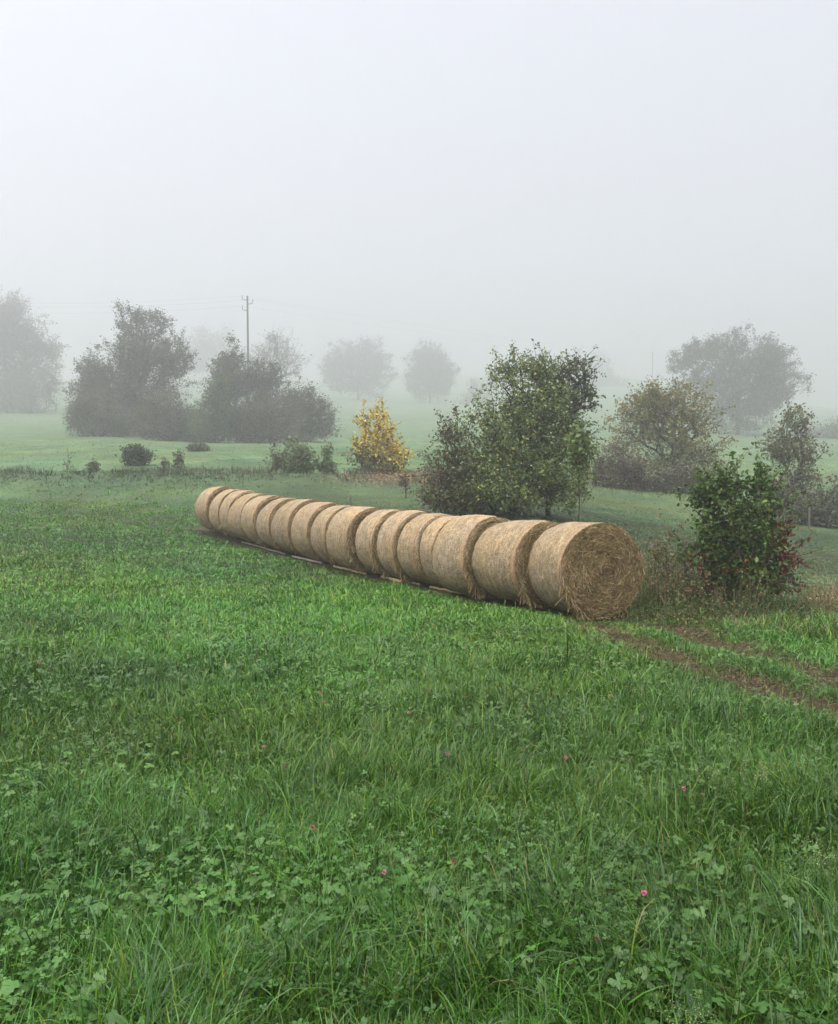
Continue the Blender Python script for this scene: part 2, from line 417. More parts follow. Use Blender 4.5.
herbs(lobed_template(), 21000, 1.8, 10, .021, .09, [(.050, .135, .016), (.070, .155, .026), (.038, .105, .012)], [3, 2, 2], 111, .545)
herbs(clover_template(), 9000, 2.0, 7, .013, .105, [(.065, .155, .025), (.055, .135, .025)], [1, 1], 121, .60, 2.0)
herbs(strap_template(), 1500, 1.8, 8, .13, .0, [(.030, .105, .008), (.045, .125, .010)], [1, 1], 131, .63, .9, .2)
herbs(lobed_template(), 5000, 10, 26, .022, .07, [(.05, .13, .016), (.04, .11, .014)], [1, 1], 141, .6)
tag(link('clover_leaves', H.mesh('clover_leaves', M_GRASS)), 'patches of clover and buttercup leaves growing through the meadow grass', 'clover', kind='stuff')

# matted straw and dead grass in the wheel ruts
S = Acc(); r = np.random.default_rng(55)
n = 42000
X = r.uniform(1.8, 5.2, n); Y = r.uniform(6.4, 13.6, n)
kp = r.random(n) < ruts(X, Y) * 1.2
X, Y = X[kp], Y[kp]; n = len(X)
# hay fallen beside the row
s_ = r.uniform(-.6, ROWL, 2600); t_ = np.where(r.random(2600) < .8, 1, -1) * (r.normal(.62, .14, 2600))
X = np.concatenate([X, ROW0[0] + U[0] * s_ + NL[0] * t_]); Y = np.concatenate([Y, ROW0[1] + U[1] * s_ + NL[1] * t_])
xx = r.normal(5.3, 1.2, 2500); yy = r.normal(14.0, .7, 2500); X = np.concatenate([X, xx]); Y = np.concatenate([Y, yy]); n = len(X)
a = r.random(n) * 6.283; l = r.uniform(.05, .16, n)
tt = np.linspace(-.5, .5, 3)
P = np.stack([X[:, None] + np.cos(a)[:, None] * tt * l[:, None], Y[:, None] + np.sin(a)[:, None] * tt * l[:, None], np.zeros((n, 3))], -1)
P[..., 2] = gh(P[..., 0], P[..., 1]) + r.uniform(.005, .03, (n, 1)) + np.array([0, .008, 0])
V, f = strips(P, np.stack([-np.sin(a), np.cos(a), 0 * a], -1)[:, None], np.repeat((.004 + .003 * r.random(n))[:, None], 3, 1) * (Y / 8)[:, None])
S.add(V, f, np.repeat(palette(n, [(.080, .058, .027), (.16, .12, .055), (.045, .033, .017), (.25, .20, .10)], [4, 1.5, 4, .5], .2, r), 6, 0))
tag(link('straw_litter', S.mesh('straw_litter', M_DRY)), 'brown matted straw litter lying in the wheel ruts and beside the bales', 'straw litter', kind='stuff')

# ------------------------------------------------------------------ hay bales
def net_material():
    m, nt, out = mat('net_wrapped_straw'); L = nt.links.new
    uv = nd(nt, 'ShaderNodeAttribute', attribute_name='uvw'); oi = nd(nt, 'ShaderNodeObjectInfo')
    off = nd(nt, 'ShaderNodeVectorMath', operation='ADD'); cmb = nd(nt, 'ShaderNodeCombineXYZ'); mm = nd(nt, 'ShaderNodeMath', operation='MULTIPLY'); mm.inputs[1].default_value = 37
    L(oi.outputs['Random'], mm.inputs[0]); L(mm.outputs[0], cmb.inputs[1]); L(uv.outputs['Vector'], off.inputs[0]); L(cmb.outputs[0], off.inputs[1])
    def noise(scale_xyz, detail, rough=.6):
        mp = nd(nt, 'ShaderNodeMapping'); mp.inputs['Scale'].default_value = scale_xyz; L(off.outputs[0], mp.inputs['Vector'])
        n = nd(nt, 'ShaderNodeTexNoise', Scale=1.0, Detail=detail, Roughness=rough); L(mp.outputs[0], n.inputs['Vector']); return n
    fine = noise((38, 26, 1), 6, .75); strand = noise((120, 14, 1), 4); strand2 = noise((26, 95, 1), 4); big = noise((2.2, 1.3, 1), 4); band = noise((30, .25, 1), 2)
    ramp = nd(nt, 'ShaderNodeValToRGB'); e = ramp.color_ramp.elements
    e[0].position = .34; e[0].color = (.07, .047, .024, 1); e[1].position = .66; e[1].color = (.545, .41, .245, 1)
    e2 = ramp.color_ramp.elements.new(.47); e2.color = (.225, .16, .086, 1)
    mx = nd(nt, 'ShaderNodeMath', operation='MAXIMUM'); L(strand.outputs['Fac'], mx.inputs[0]); L(strand2.outputs['Fac'], mx.inputs[1])
    av = nd(nt, 'ShaderNodeMath', operation='ADD'); L(fine.outputs['Fac'], av.inputs[0]); L(mx.outputs[0], av.inputs[1])
    hf = nd(nt, 'ShaderNodeMath', operation='MULTIPLY'); hf.inputs[1].default_value = .5; L(av.outputs[0], hf.inputs[0])
    bb = nd(nt, 'ShaderNodeMath', operation='MULTIPLY_ADD'); bb.inputs[1].default_value = .16; L(band.outputs['Fac'], bb.inputs[0]); 
    sb = nd(nt, 'ShaderNodeMath', operation='SUBTRACT'); sb.inputs[1].default_value = .085; L(hf.outputs[0], sb.inputs[0]); L(sb.outputs[0], bb.inputs[2])
    L(bb.outputs[0], ramp.inputs[0])
    # grey weathering in patches
    gr = nd(nt, 'ShaderNodeMapRange'); gr.inputs['From Min'].default_value = .42; gr.inputs['From Max'].default_value = .66; gr.inputs['To Max'].default_value = .75; L(big.outputs['Fac'], gr.inputs['Value'])
    bw = nd(nt, 'ShaderNodeHueSaturation', Saturation=.72, Value=.86); L(ramp.outputs[0], bw.inputs['Color'])
    mot = noise((9, 7, 1), 3); mgd = nd(nt, 'ShaderNodeMapRange'); mgd.inputs['From Min'].default_value = .3; mgd.inputs['From Max'].default_value = .7; mgd.inputs['To Min'].default_value = .7; mgd.inputs['To Max'].default_value = 1.2; L(mot.outputs['Fac'], mgd.inputs['Value'])
    mg = nd(nt, 'ShaderNodeMixRGB'); L(gr.outputs[0], mg.inputs[0]); L(ramp.outputs[0], mg.inputs[1]); L(bw.outputs[0], mg.inputs[2])
    # per bale tone
    hv = nd(nt, 'ShaderNodeHueSaturation'); mr = nd(nt, 'ShaderNodeMapRange'); mr.inputs['To Min'].default_value = .86; mr.inputs['To Max'].default_value = 1.12
    mv = nd(nt, 'ShaderNodeMath', operation='MULTIPLY'); L(oi.outputs['Random'], mr.inputs['Value']); L(mr.outputs[0], mv.inputs[0]); L(mgd.outputs[0], mv.inputs[1]); L(mv.outputs[0], hv.inputs['Value']); L(mg.outputs[0], hv.inputs['Color'])
    # coloured edge threads of the net, at the open end
    sx = nd(nt, 'ShaderNodeSeparateXYZ'); L(uv.outputs['Vector'], sx.inputs[0])
    wob = noise((3, 5, 1), 2)
    xw = nd(nt, 'ShaderNodeMath', operation='MULTIPLY_ADD'); xw.inputs[1].default_value = .05; L(wob.outputs['Fac'], xw.inputs[0]); L(sx.outputs['Z'], xw.inputs[2])
    prev = hv.outputs['Color']
    for c0, wdt, colr, amt in ((.145, .040, (.48, .25, .10, 1), .42), (.085, .014, (.17, .055, .075, 1), .6), (.11, .010, (.42, .19, .17, 1), .45), (.055, .016, (.60, .46, .28, 1), .5)):
        dd = nd(nt, 'ShaderNodeMath', operation='COMPARE'); dd.inputs[1].default_value = c0; dd.inputs[2].default_value = wdt / 2; L(xw.outputs[0], dd.inputs[0])
        am = nd(nt, 'ShaderNodeMath', operation='MULTIPLY'); L(dd.outputs[0], am.inputs[0])
        fm = nd(nt, 'ShaderNodeMapRange'); fm.inputs['From Min'].default_value = .35; fm.inputs['From Max'].default_value = .6; fm.inputs['To Min'].default_value = amt * .5; fm.inputs['To Max'].default_value = amt
        L(fine.outputs['Fac'], fm.inputs['Value']); L(fm.outputs[0], am.inputs[1])
        q = nd(nt, 'ShaderNodeMixRGB'); q.inputs[2].default_value = colr; L(am.outputs[0], q.inputs[0]); L(prev, q.inputs[1]); prev = q.outputs[0]
    p = nd(nt, 'ShaderNodeBsdfPrincipled', Roughness=.85); p.inputs['Specular IOR Level'].default_value = .15
    b = nd(nt, 'ShaderNodeBump', Strength=.7, Distance=.02); L(hf.outputs[0], b.inputs['Height'])
    L(prev, p.inputs['Base Color']); L(b.outputs[0], p.inputs['Normal']); L(p.outputs[0], out.inputs['Surface'])
    return m
M_NET = net_material()
M_HAY = attr_material('loose_hay', .85, .12, 25, .35, .4)
HAYC = [(.21, .145, .066), (.30, .22, .108), (.135, .088, .038), (.42, .33, .18), (.18, .145, .062)]
HAYW = [4, 3, 3, 1.2, 1]
def hay_strands(r, n, rmin, rmax, x0, w, R, out=.02, spread=.05):
    """stalks lying along the spiral of a bale's end"""
    rad = np.sqrt(r.uniform(rmin ** 2, rmax ** 2, n)); th = r.random(n) * 6.283
    l = r.uniform(.05, .24, n); k = 4
    tt = np.linspace(-.5, .5, k + 1)
    drift = r.normal(0, 1, n) * np.where(r.random(n) < .4, 1.3, .4); bow = r.normal(0, .05, n)
    dth = tt[None] * (l / np.maximum(rad, .12))[:, None]
    rr = rad[:, None] + drift[:, None] * tt[None] * l[:, None] + bow[:, None] * (tt[None] ** 2 - .1)
    rr = np.minimum(rr, R * .965)
    xx = x0(rr, th[:, None] + dth) + np.abs(r.normal(0, out, n))[:, None] + r.normal(0, spread, n)[:, None] * tt[None]
    a = th[:, None] + dth
    P = np.stack([xx, np.sin(a) * rr, np.cos(a) * rr + R], -1)
    side = norm(np.stack([r.normal(0, .4, n), np.sin(th), np.cos(th)], -1))[:, None]
    V, f = strips(P, side, np.repeat((w * r.uniform(.6, 1.5, n))[:, None], k + 1, 1))
    return V, f, np.repeat(palette(n, HAYC, HAYW, .25, r), 2 * (k + 1), 0)
def bale(label, s_far, s_near, R, seed, face, fringe, zoff=0, yaw=0, lat=0):
    """one round bale whose axis is the local x axis; local +x is its near end"""
    r = np.random.default_rng(seed)
    w = s_far - s_near; sc = (s_far + s_near) / 2
    c2 = ROW0[:2] + U * sc + NL * lat
    zc = row_z(sc) + zoff
    t = thing('hay_bale', label, 'hay bale', (c2[0], c2[1], zc - R), math.atan2(-U[1], -U[0]) + yaw, 'round hay bales lying end to end in one row')
    na, nxs = 96, 16
    ph = r.random(4) * 6.283
    def rad_at(x, a):
        e = np.clip(np.abs(x) / (w / 2), 0, 1)
        sag = 1 - .035 * np.clip(-np.cos(a), 0, 1) ** 4
        return R * (1 - .07 * e ** 6 - .006 * e ** 2) * sag + .014 * np.sin(2 * a + ph[0]) + .010 * np.sin(3 * a + ph[1] + x * 2) + .010 * (fbm(x * 5 + seed, a * 4, seed % 50, 2) - .5) * 2
    def end_x(rr, a, sgn=1):
        q = np.clip(rr / R, 0, 1)
        return sgn * w / 2 * (1 + .0 * q) + sgn * (.035 * (1 - q ** 2) - .05 * q ** 10 + .11 * (fbm(np.cos(a) * rr * 5 + seed, np.sin(a) * rr * 5, seed % 40 + 2, 3) - .5) * np.clip(1.15 - q, 0, 1))
    A = np.arange(na) / na * 6.2832; Xs = np.linspace(-w / 2, w / 2, nxs); Xs[-1] = w / 2 + .012; Xs[-2] = w / 2 - .004; Xs[-3] = w / 2 - .035; Xs[0] = -w / 2 - .012; Xs[1] = -w / 2 + .004; Xs[2] = -w / 2 + .035
    xg, ag = np.meshgrid(Xs, A, indexing='ij'); rg = rad_at(xg, ag); rg[0] *= .945; rg[-1] *= .945
    V = np.stack([xg, np.sin(ag) * rg, np.cos(ag) * rg + R], -1).reshape(-1, 3)
    i = (np.arange(nxs - 1) * na)[:, None] + np.arange(na)[None]; j = (np.arange(nxs - 1) * na)[:, None] + (np.arange(na)[None] + 1) % na
    f = np.stack([i, j, j + na, i + na], -1).reshape(-1, 4)
    uvw = np.stack([xg, ag * R, w / 2 - xg], -1).reshape(-1, 3)
    link('net_wrap', mesh_from('net_wrap', V, f, None, [M_NET], True, {'uvw': uvw}), t)
    # compressed hay of the two ends
    Vs, fs, m = [], [], 0
    for sg in (1, -1):
        rr = np.linspace(0, 1, 15)[:, None] * (rad_at(sg * w / 2 * np.ones(na), A)[None] * .992); aa = np.repeat(A[None], 15, 0)
        x = end_x(rr, aa, sg); x[-1] = sg * w / 2 - sg * .004
        Vs.append(np.stack([x, np.sin(aa) * rr, np.cos(aa) * rr + R], -1).reshape(-1, 3))
        i = (np.arange(14) * na)[:, None] + np.arange(na)[None]; j = (np.arange(14) * na)[:, None] + (np.arange(na)[None] + 1) % na
        fs.append(np.stack([i, j, j + na, i + na], -1).reshape(-1, 4) + m); m += 15 * na
    V = np.concatenate(Vs)
    link('hay_core', mesh_from('hay_core', V, np.concatenate(fs), np.tile(np.array([[.105, .07, .032]]), (len(V), 1)), [M_HAY], True), t)
    # loose stalks on the open end, a shaggy fringe round its rim
    B = Acc()
    if face: B.add(*hay_strands(r, face, .0, R * .99, end_x, .0055, R, .016, .03))
    B.add(*hay_strands(r, fringe, R * .80, R * .965, lambda a, b: end_x(np.minimum(a, R * .95), b), .007, R, .02, .04))
    B2 = Acc(); B2.add(*hay_strands(r, fringe // 3, R * .84, R * .94, lambda a, b: -end_x(np.minimum(a, R * .97), b) - .02, .009, R, .02, .05))
    # stalks hanging from the lower rim to the ground
    n = fringe // 5
    th = r.normal(3.5, .5, n); l = r.uniform(.06, .2, n); tt = np.linspace(0, 1, 4)
    x0 = w / 2 + r.normal(-.01, .05, n)
    P = np.stack([x0[:, None] + r.normal(0, .05, n)[:, None] * tt, (np.sin(th) * R * .97)[:, None] + r.normal(0, .06, n)[:, None] * tt, (np.cos(th) * R * .97 + R)[:, None] - l[:, None] * tt], -1)
    P[..., 2] = np.maximum(P[..., 2], .015)
    V, f = strips(P, norm(np.stack([r.normal(0, 1, n), r.normal(0, 1, n), 0 * th], -1))[:, None], np.full((n, 4), .009))
    B.add(V, f, np.repeat(palette(n, HAYC, HAYW, .25, r), 8, 0))
    link('loose_hay', B.mesh('loose_hay', M_HAY), t); link('loose_hay', B2.mesh('loose_hay', M_HAY), t)
    return t
# far edges of the bales as they follow one another along the row, in picture columns
EDGES = [194, 206, 216.5, 227.3, 240, 255, 270, 289, 308.6, 326.5, 355, 375, 395, 415, 432.6, 468.5, 519, 556]
def edge_s(px):                                  # where the line of the bales' left sides meets that column
    k = (px - 419) / F
    bx, by = ROW0[:2] + NL * BR * .985
    # bx+U0 s = k (by+U1 s)
    return (k * by - bx) / (U[0] - k * U[1])
ES = [edge_s(p) for p in EDGES]
LAB = ['pale round hay bale farthest away, at the misty far end of the row',
       'second round hay bale from the far end, tucked low behind its shaggy neighbour',
       'third round hay bale from the far end, with straw tufts standing on top',
       'fourth round hay bale from the far end, greyish and closely packed',
       'fifth round hay bale from the far end, brown band at its rim',
       'sixth round hay bale from the far end, beside the pale far plank',
       'seventh round hay bale from the far end, with loose hay hanging from its open rim',
       'eighth round hay bale from the far end, just past the shaggy gap',
       'ninth round hay bale, the middle one of the row, beside the grey plank',
       'eighth round hay bale from the near end, beside the widest shaggy gap',
       'seventh round hay bale from the near end, just past the widest gap of hay',
       'sixth round hay bale from the near end, pale with an orange rim',
       'fifth round hay bale from the near end, beside two yellowish planks',
       'fourth round hay bale from the near end, narrow and pressed tight to its neighbours',
       'third round hay bale from the near end, with purple and orange threads round its rim',
       'second nearest round hay bale, dark shaggy hay in the gap beside it',
       'nearest round hay bale, its whole spiral end of brown hay facing the meadow']
GAPS = [.07, .065, .07, .065, .07, .06, .14, .075, .055, .20, .06, .08, .045, .04, .085, .17, 0]
RR = [.785, .765, .775, .765, .77, .765, .785, .77, .77, .775, .79, .785, .775, .775, .795, .778, .80]
ES[17] = 0.0; ES[16] = 1.22
for i in range(17):
    g = GAPS[i]
    bale(LAB[i], ES[i], ES[i + 1] + g, RR[i], 200 + i, 9000 if i == 16 else (1500 if g > .1 else 300), 1500 if i == 16 else (1000 if g > .05 else 220),
         (RR[i] - .785) * .6, R_(-13) if i == 16 else R_(float(np.random.default_rng(i).normal(0, 1.8))), (-.06 if i == 16 else float(np.random.default_rng(i + 99).normal(0, .035))))

# wooden planks lying along the left foot of the row
def plank(label, a, b, wd, th, col):
    A = on_ground(*a, y0=9); B = on_ground(*b, y0=9)
    A[2] += .035; B[2] += .035
    d = B - A; L = np.linalg.norm(d[:2]); c = (A + B) / 2
    o = thing('wooden_plank', label, 'plank', (c[0], c[1], c[2]), math.atan2(d[1], d[0]), 'planks lying along the foot of the bales')
    o.rotation_euler[1] = -math.atan2(d[2], L)
    r = np.random.default_rng(int(a[0])); n = 13
    xs = np.linspace(-L / 2, L / 2, n); V = []
    for x in xs:
        y0, z0 = r.normal(0, .004, 2)
        bv = .008
        for (u, v) in ((-wd / 2 + bv, -th / 2), (wd / 2 - bv, -th / 2), (wd / 2, -th / 2 + bv), (wd / 2, th / 2 - bv), (wd / 2 - bv, th / 2), (-wd / 2 + bv, th / 2), (-wd / 2, th / 2 - bv), (-wd / 2, -th / 2 + bv)):
            V.append((x + r.normal(0, .002), u + y0, v + z0))
    F4 = [(i * 8 + j, i * 8 + (j + 1) % 8, (i + 1) * 8 + (j + 1) % 8, (i + 1) * 8 + j) for i in range(n - 1) for j in range(8)]
    cap = np.array([list(range(7, -1, -1)), list(range((n - 1) * 8, n * 8))])
    link('board', mesh_from('board', np.array(V), [np.array(F4), cap], np.tile(np.array([col]), (len(V), 1)), [M_WOOD]), o)
plank('long pale plank at the far half of the row, half sunk in grass', (242, 543), (285, 555.5), .045, .04, (.27, .24, .185))
plank('grey plank with a dark underside beside the ninth bale', (293, 557.5), (322, 564.5), .07, .045, (.29, .265, .22))
plank('yellowish plank below the shaggy middle gap', (334, 567.5), (366, 575.5), .06, .045, (.42, .31, .16))
plank('short plank tucked behind the yellowish plank against a bale', (363, 571.5), (377, 575), .055, .04, (.36, .27, .15))
plank('short thick yellow plank in the middle of the near half', (382, 578), (402, 583.5), .07, .05, (.44, .32, .16))
plank('thin plank lying between the two yellow planks of the near half', (401, 581.5), (420, 586.5), .04, .035, (.34, .27, .16))
plank('long straight plank nearest the camera, under the third nearest bale', (430, 588.5), (474, 597), .06, .045, (.42, .32, .175))

# ------------------------------------------------------------------ trees and shrubs
LEAF4 = (np.array([(0, 0, 0), (.5, -.3, .06), (1, 0, -.04), (.5, .3, .06)]), [np.array([(0, 1, 2, 3)])])
LEAF8 = (np.array([(0, 0, 0), (.3, -.26, .07), (.7, -.22, .05), (1.0, 0, -.10), (.7, .22, .05), (.3, .26, .07), (.35, 0, 0), (.7, 0, -.01)]),
         [np.array([(0, 1, 2, 7), (7, 2, 3, 4), (0, 7, 4, 5)])])
def tubes(P0, P1, r0, r1, m=6):
    d = norm(P1 - P0); fr = frames(d, np.zeros(len(d)))
    a = np.arange(m) / m * 6.2832; ring = np.cos(a)[None, :, None] * fr[:, None, :, 0] + np.sin(a)[None, :, None] * fr[:, None, :, 1]
    V = np.stack([P0[:, None] + ring * r0[:, None, None], P1[:, None] + ring * r1[:, None, None]], 1).reshape(-1, 3)
    b = (np.arange(len(P0)) * 2 * m)[:, None]; i = np.arange(m)[None]; j = (i + 1) % m
    return V, np.stack([b + i, b + j, b + m + j, b + m + i], -1).reshape(-1, 4)
def tree(name, label, cat, base, lobes, N, leaves, size, cols, colw, seed, trunk_h=None, stems=1, stem_spread=.2, bark=(.06, .05, .04), r0=.012, alpha=.35,
         surf=2.4, sigma=None, leafname='crown', leaf=LEAF4, group=None, lean=(0, 0), patch=None, twig_bare=0, gap=.2, maxr=None):
    """lobes: (cx, cy, cz, rx, ry, rz) in metres from the base"""
    r = np.random.default_rng(seed)
    if stems > 1:
        q_ = np.array(lobes, float); wd_ = (q_[:, 0] + q_[:, 3]).max() - (q_[:, 0] - q_[:, 3]).min(); h_ = (q_[:, 2] + q_[:, 5]).max()
        lobes = list(lobes) + [(((q_[:, 0] + q_[:, 3]).max() + (q_[:, 0] - q_[:, 3]).min()) / 2, 0, .17 * h_, wd_ * .46, wd_ * .36, .15 * h_)]
    L = np.array(lobes, float); vol = L[:, 3] * L[:, 4] * L[:, 5]
    if maxr is None: maxr = .04 * (L[:, 2] + L[:, 5]).max() ** .8
    li = r.choice(len(L), N, p=vol ** .8 / (vol ** .8).sum())
    d = norm(r.normal(0, 1, (N, 3))); rad = r.random(N) ** (1 / surf) * (1 + .12 * r.normal(0, 1, N))
    pts = L[li, :3] + d * rad[:, None] * L[li, 3:]
    # hold open some gaps: thin the points by a blobby field
    hh = (L[:, 2] + L[:, 5]).max()
    g = vnoise(pts[:, 0] * 6 / hh + pts[:, 1] * 4 / hh, pts[:, 2] * 7 / hh + pts[:, 1] * 3 / hh, seed % 60)
    pts = pts[(g > gap) & (pts[:, 2] > .04 * hh)]
    # skeleton (shrubs get a skirt of low branches)
    nodes, par, plen = [], [], []
    for s in range(stems):
        a = s / max(stems, 1) * 6.283 + r.random(); q = stem_spread * (.3 + .7 * r.random()) if stems > 1 else 0
        b0 = np.array([math.cos(a) * q * .15, math.sin(a) * q * .15, -.12]); th = (trunk_h if trunk_h is not None else .25 * hh) * (1 if stems == 1 else r.uniform(.6, 1.2))
        m = 6
        for i in range(m):
            t = i / (m - 1)
            nodes.append(b0 + np.array([lean[0] * t * t + math.cos(a) * q * (2.0 * t + .9 * min(1, t * 4)) + r.normal(0, .012) * th * (i > 0), lean[1] * t * t + math.sin(a) * q * (2.0 * t + .9 * min(1, t * 4)) + r.normal(0, .012) * th * (i > 0), (th + .08) * t]))
            par.append(len(nodes) - 2 if i else -1); plen.append(th * t)
    nodes = [np.asarray(v) for v in nodes]
    order = np.argsort(np.linalg.norm(pts - nodes[len(nodes) // stems - 1], axis=1) + r.normal(0, .05 * hh, len(pts)))
    NB = np.zeros((len(nodes) + 3 * len(pts), 3)); PL = np.zeros(len(NB)); NB[:len(nodes)] = nodes; PL[:len(nodes)] = plen; cnt = len(nodes)
    ok = np.zeros(len(NB), bool)
    ok[:cnt] = [(i % 6) >= (2 if stems == 1 and trunk_h else 1) for i in range(cnt)]
    if stems == 1 and trunk_h: ok[:cnt] = [i >= 4 for i in range(cnt)]
    ends = []
    for k in order:
        p = pts[k]; v = p - NB[:cnt]; dist = np.linalg.norm(v, axis=1)
        cost = dist + alpha * PL[:cnt] + .5 * np.maximum(-v[:, 2], 0) + np.where(ok[:cnt], 0, 1e6)
        q = int(np.argmin(cost)); a = NB[q]; last = q
        up = np.array([0, 0, 1.]) * dist[q] * .10
        for t in (.4, .75):
            NB[cnt] = a + (p - a) * t + up * (1 if t < .5 else .8) + r.normal(0, .05, 3) * dist[q]; par.append(last); PL[cnt] = PL[q] + dist[q] * t; ok[cnt] = True; last = cnt; cnt += 1
        NB[cnt] = p; par.append(last); PL[cnt] = PL[q] + dist[q]; ok[cnt] = True; ends.append(cnt); cnt += 1
    par = np.array(par); NB = NB[:cnt]
    w = np.zeros(cnt); w[ends] = 1
    for i in range(cnt - 1, -1, -1):
        if par[i] >= 0: w[par[i]] += w[i]
    rad = np.minimum(r0 * np.maximum(w, .5) ** .5, maxr)
    t = thing(name, label, cat, base, 0, group)
    c = np.where(par >= 0)[0]
    # trunk base flare
    V, f = tubes(NB[par[c]], NB[c] + (NB[c] - NB[par[c]]) * .04, np.minimum(rad[par[c]], rad[c] * 1.6), rad[c], 6)
    B = Acc(); B.add(V, f, np.array(bark))
    # a bare twig beyond each end
    if not twig_bare: twig_bare = .05 * hh
    if twig_bare:
        e = np.array(ends); dirv = norm(norm(NB[e] - NB[par[e]]) + r.normal(0, .3, (len(e), 3)) + np.array([0, 0, .45])); ln = r.uniform(.25, 1.25, len(e)) ** 1.5 * twig_bare * 1.1
        V, f = tubes(NB[e], NB[e] + dirv * ln[:, None], rad[e] * .9, rad[e] * .35, 4); B.add(V, f, np.array(bark))
    link('trunk' if stems == 1 else 'stems', B.mesh('trunk', M_BARK, True), t)
    leaves = int(leaves * 1.7); cols = np.array(cols, float) * 1.5
    if base[1] > 60: size *= .62; leaves = int(leaves * 2.1)
    if leaves:
        e = np.array(ends)[r.integers(0, len(ends), leaves)]
        sg = sigma if sigma is not None else .42 * (vol.sum() / max(len(ends), 1)) ** (1 / 3) * 1.6
        tt = r.random(leaves)[:, None]
        base_p = NB[e] * (1 - tt * .8) + NB[par[e]] * tt * .8
        o_ = norm(r.normal(0, 1, (leaves, 3))) * sg * 2.0 * r.random((leaves, 1)) ** .55
        sh = r.random(leaves) < .38                            # leaves along the young shoots that stick out of the crown
        ix = np.searchsorted(np.array(ends), e)
        o_[sh] *= .28
        base_p[sh] = NB[e[sh]] + dirv[ix[sh]] * (ln[ix[sh]] * r.random(sh.sum()) ** .8 * 1.05)[:, None]
        pos = base_p + o_; pos[:, 2] = np.maximum(pos[:, 2], .03)
        nr = r.normal(0, 1, (leaves, 3)) * .75 + np.array([0, 0, .55]) + norm(o_) * .5
        rot = frames(nr, r.random(leaves) * 6.283)
        sc = size * np.clip(r.normal(1, .28, leaves), .45, 1.8)
        clump = .78 + .44 * r.random(cnt)                       # some sprays are younger and paler than others
        col = palette(leaves, cols, colw, .22, r) * clump[e][:, None]
        if patch is not None:
            k = patch(pos, r); m = k >= 0
            alt = patch.cols[np.clip(k, 0, len(patch.cols) - 1)] * (1 + r.normal(0, .2, (leaves, 1)))
            col[m] = np.clip(alt[m], 0, 1)
        V, f, cc = scatter(leaf[0], leaf[1], pos, rot, sc, col)
        C = Acc(); C.add(V, f, cc)
        link(leafname, C.mesh(leafname, M_LEAF), t)
    return t
class Patch:
    """leaves of another autumn colour in part of a crown"""
    def __init__(s, fn, cols): s.fn = fn; s.cols = np.array(cols, float)
    def __call__(s, pos, r):
        pr = s.fn(pos); k = r.integers(0, len(s.cols), len(pos)); return np.where(r.random(len(pos)) < pr, k, -1)
def px_lobes(base, cx, py0, Y, items):
    """lobes given as picture offsets: (px, py, rx, ry) at distance Y, depth radius like rx"""
    q = Y / F; out = []
    for it in items:
        px, py, rx, ry = it[:4]; dy = it[4] if len(it) > 4 else 0
        cz = EYE - (py - 512) * q - base[2]
        out.append(((px - 419) * q - base[0], dy, cz, rx * q, rx * q * .85, ry * q))
    return out
DKGREEN = [(.035, .058, .024), (.048, .07, .028), (.03, .045, .02), (.06, .075, .03)]
BROWNGR = [(.052, .060, .032), (.064, .060, .035), (.042, .050, .028), (.075, .066, .04)]
W4 = [3, 3, 2, 1]
def T(name, label, cat, px, Y, items, N, leaves, size, cols, colw, seed, **kw):
    k = far(Y) / Y; Y = far(Y); b = stand(px, Y); size *= k
    for q in ('sigma', 'r0', 'twig_bare', 'trunk_h', 'stem_spread'):
        if kw.get(q): kw[q] *= k
    return tree(name, label, cat, b, px_lobes(b, px, 0, Y, items), N, leaves, size, cols, colw, seed, **kw)

# --- beside the near bale
def dog_patch(pos):
    x, z = pos[:, 0], pos[:, 2]
    return np.clip(.012 + .85 * sstep(.35, .85, x) * (1 - sstep(1.3, 1.9, z)) + .55 * (1 - sstep(.3, 1.35, z)) * sstep(.36, .52, vnoise(x * 2.4, z * 2.4 + 5, 4)), 0, .85)
T('dogwood_shrub', 'dark green leafy shrub with crimson leaves, right of the nearest bale', 'shrub', 733, 14.8,
  [(735, 525, 50, 50), (709, 516, 24, 32), (768, 515, 24, 38), (737, 484, 30, 22), (716, 492, 22, 18), (760, 480, 12, 18), (738, 570, 52, 34), (775, 560, 20, 32), (708, 565, 22, 36), (692, 495, 12, 12)], 560, 7600, .072,
  [(.034, .066, .012), (.048, .084, .016), (.024, .048, .009), (.072, .088, .02)], W4, 301, stems=7, stem_spread=.25, trunk_h=.9, bark=(.055, .045, .035), r0=.0055, leaf=LEAF8, sigma=.085,
  leafname='foliage', patch=Patch(dog_patch, [(.12, .018, .018), (.085, .020, .016), (.15, .035, .018), (.06, .04, .016), (.08, .045, .018)]), maxr=.025, surf=1.9, gap=.17, twig_bare=.42)
T('bramble_bush', 'thin brown bramble bush between the nearest bale and the dark shrub', 'bramble', 668, 15.0,
  [(668, 565, 24, 36), (660, 545, 14, 24), (685, 585, 20, 24)], 110, 700, .05, [(.11, .085, .04), (.09, .09, .04), (.15, .06, .03), (.07, .075, .03)], [3, 3, 1, 2], 302,
  stems=6, stem_spread=.25, trunk_h=.5, bark=(.10, .075, .05), r0=.0035, sigma=.07, leafname='foliage', twig_bare=.25, maxr=.012)

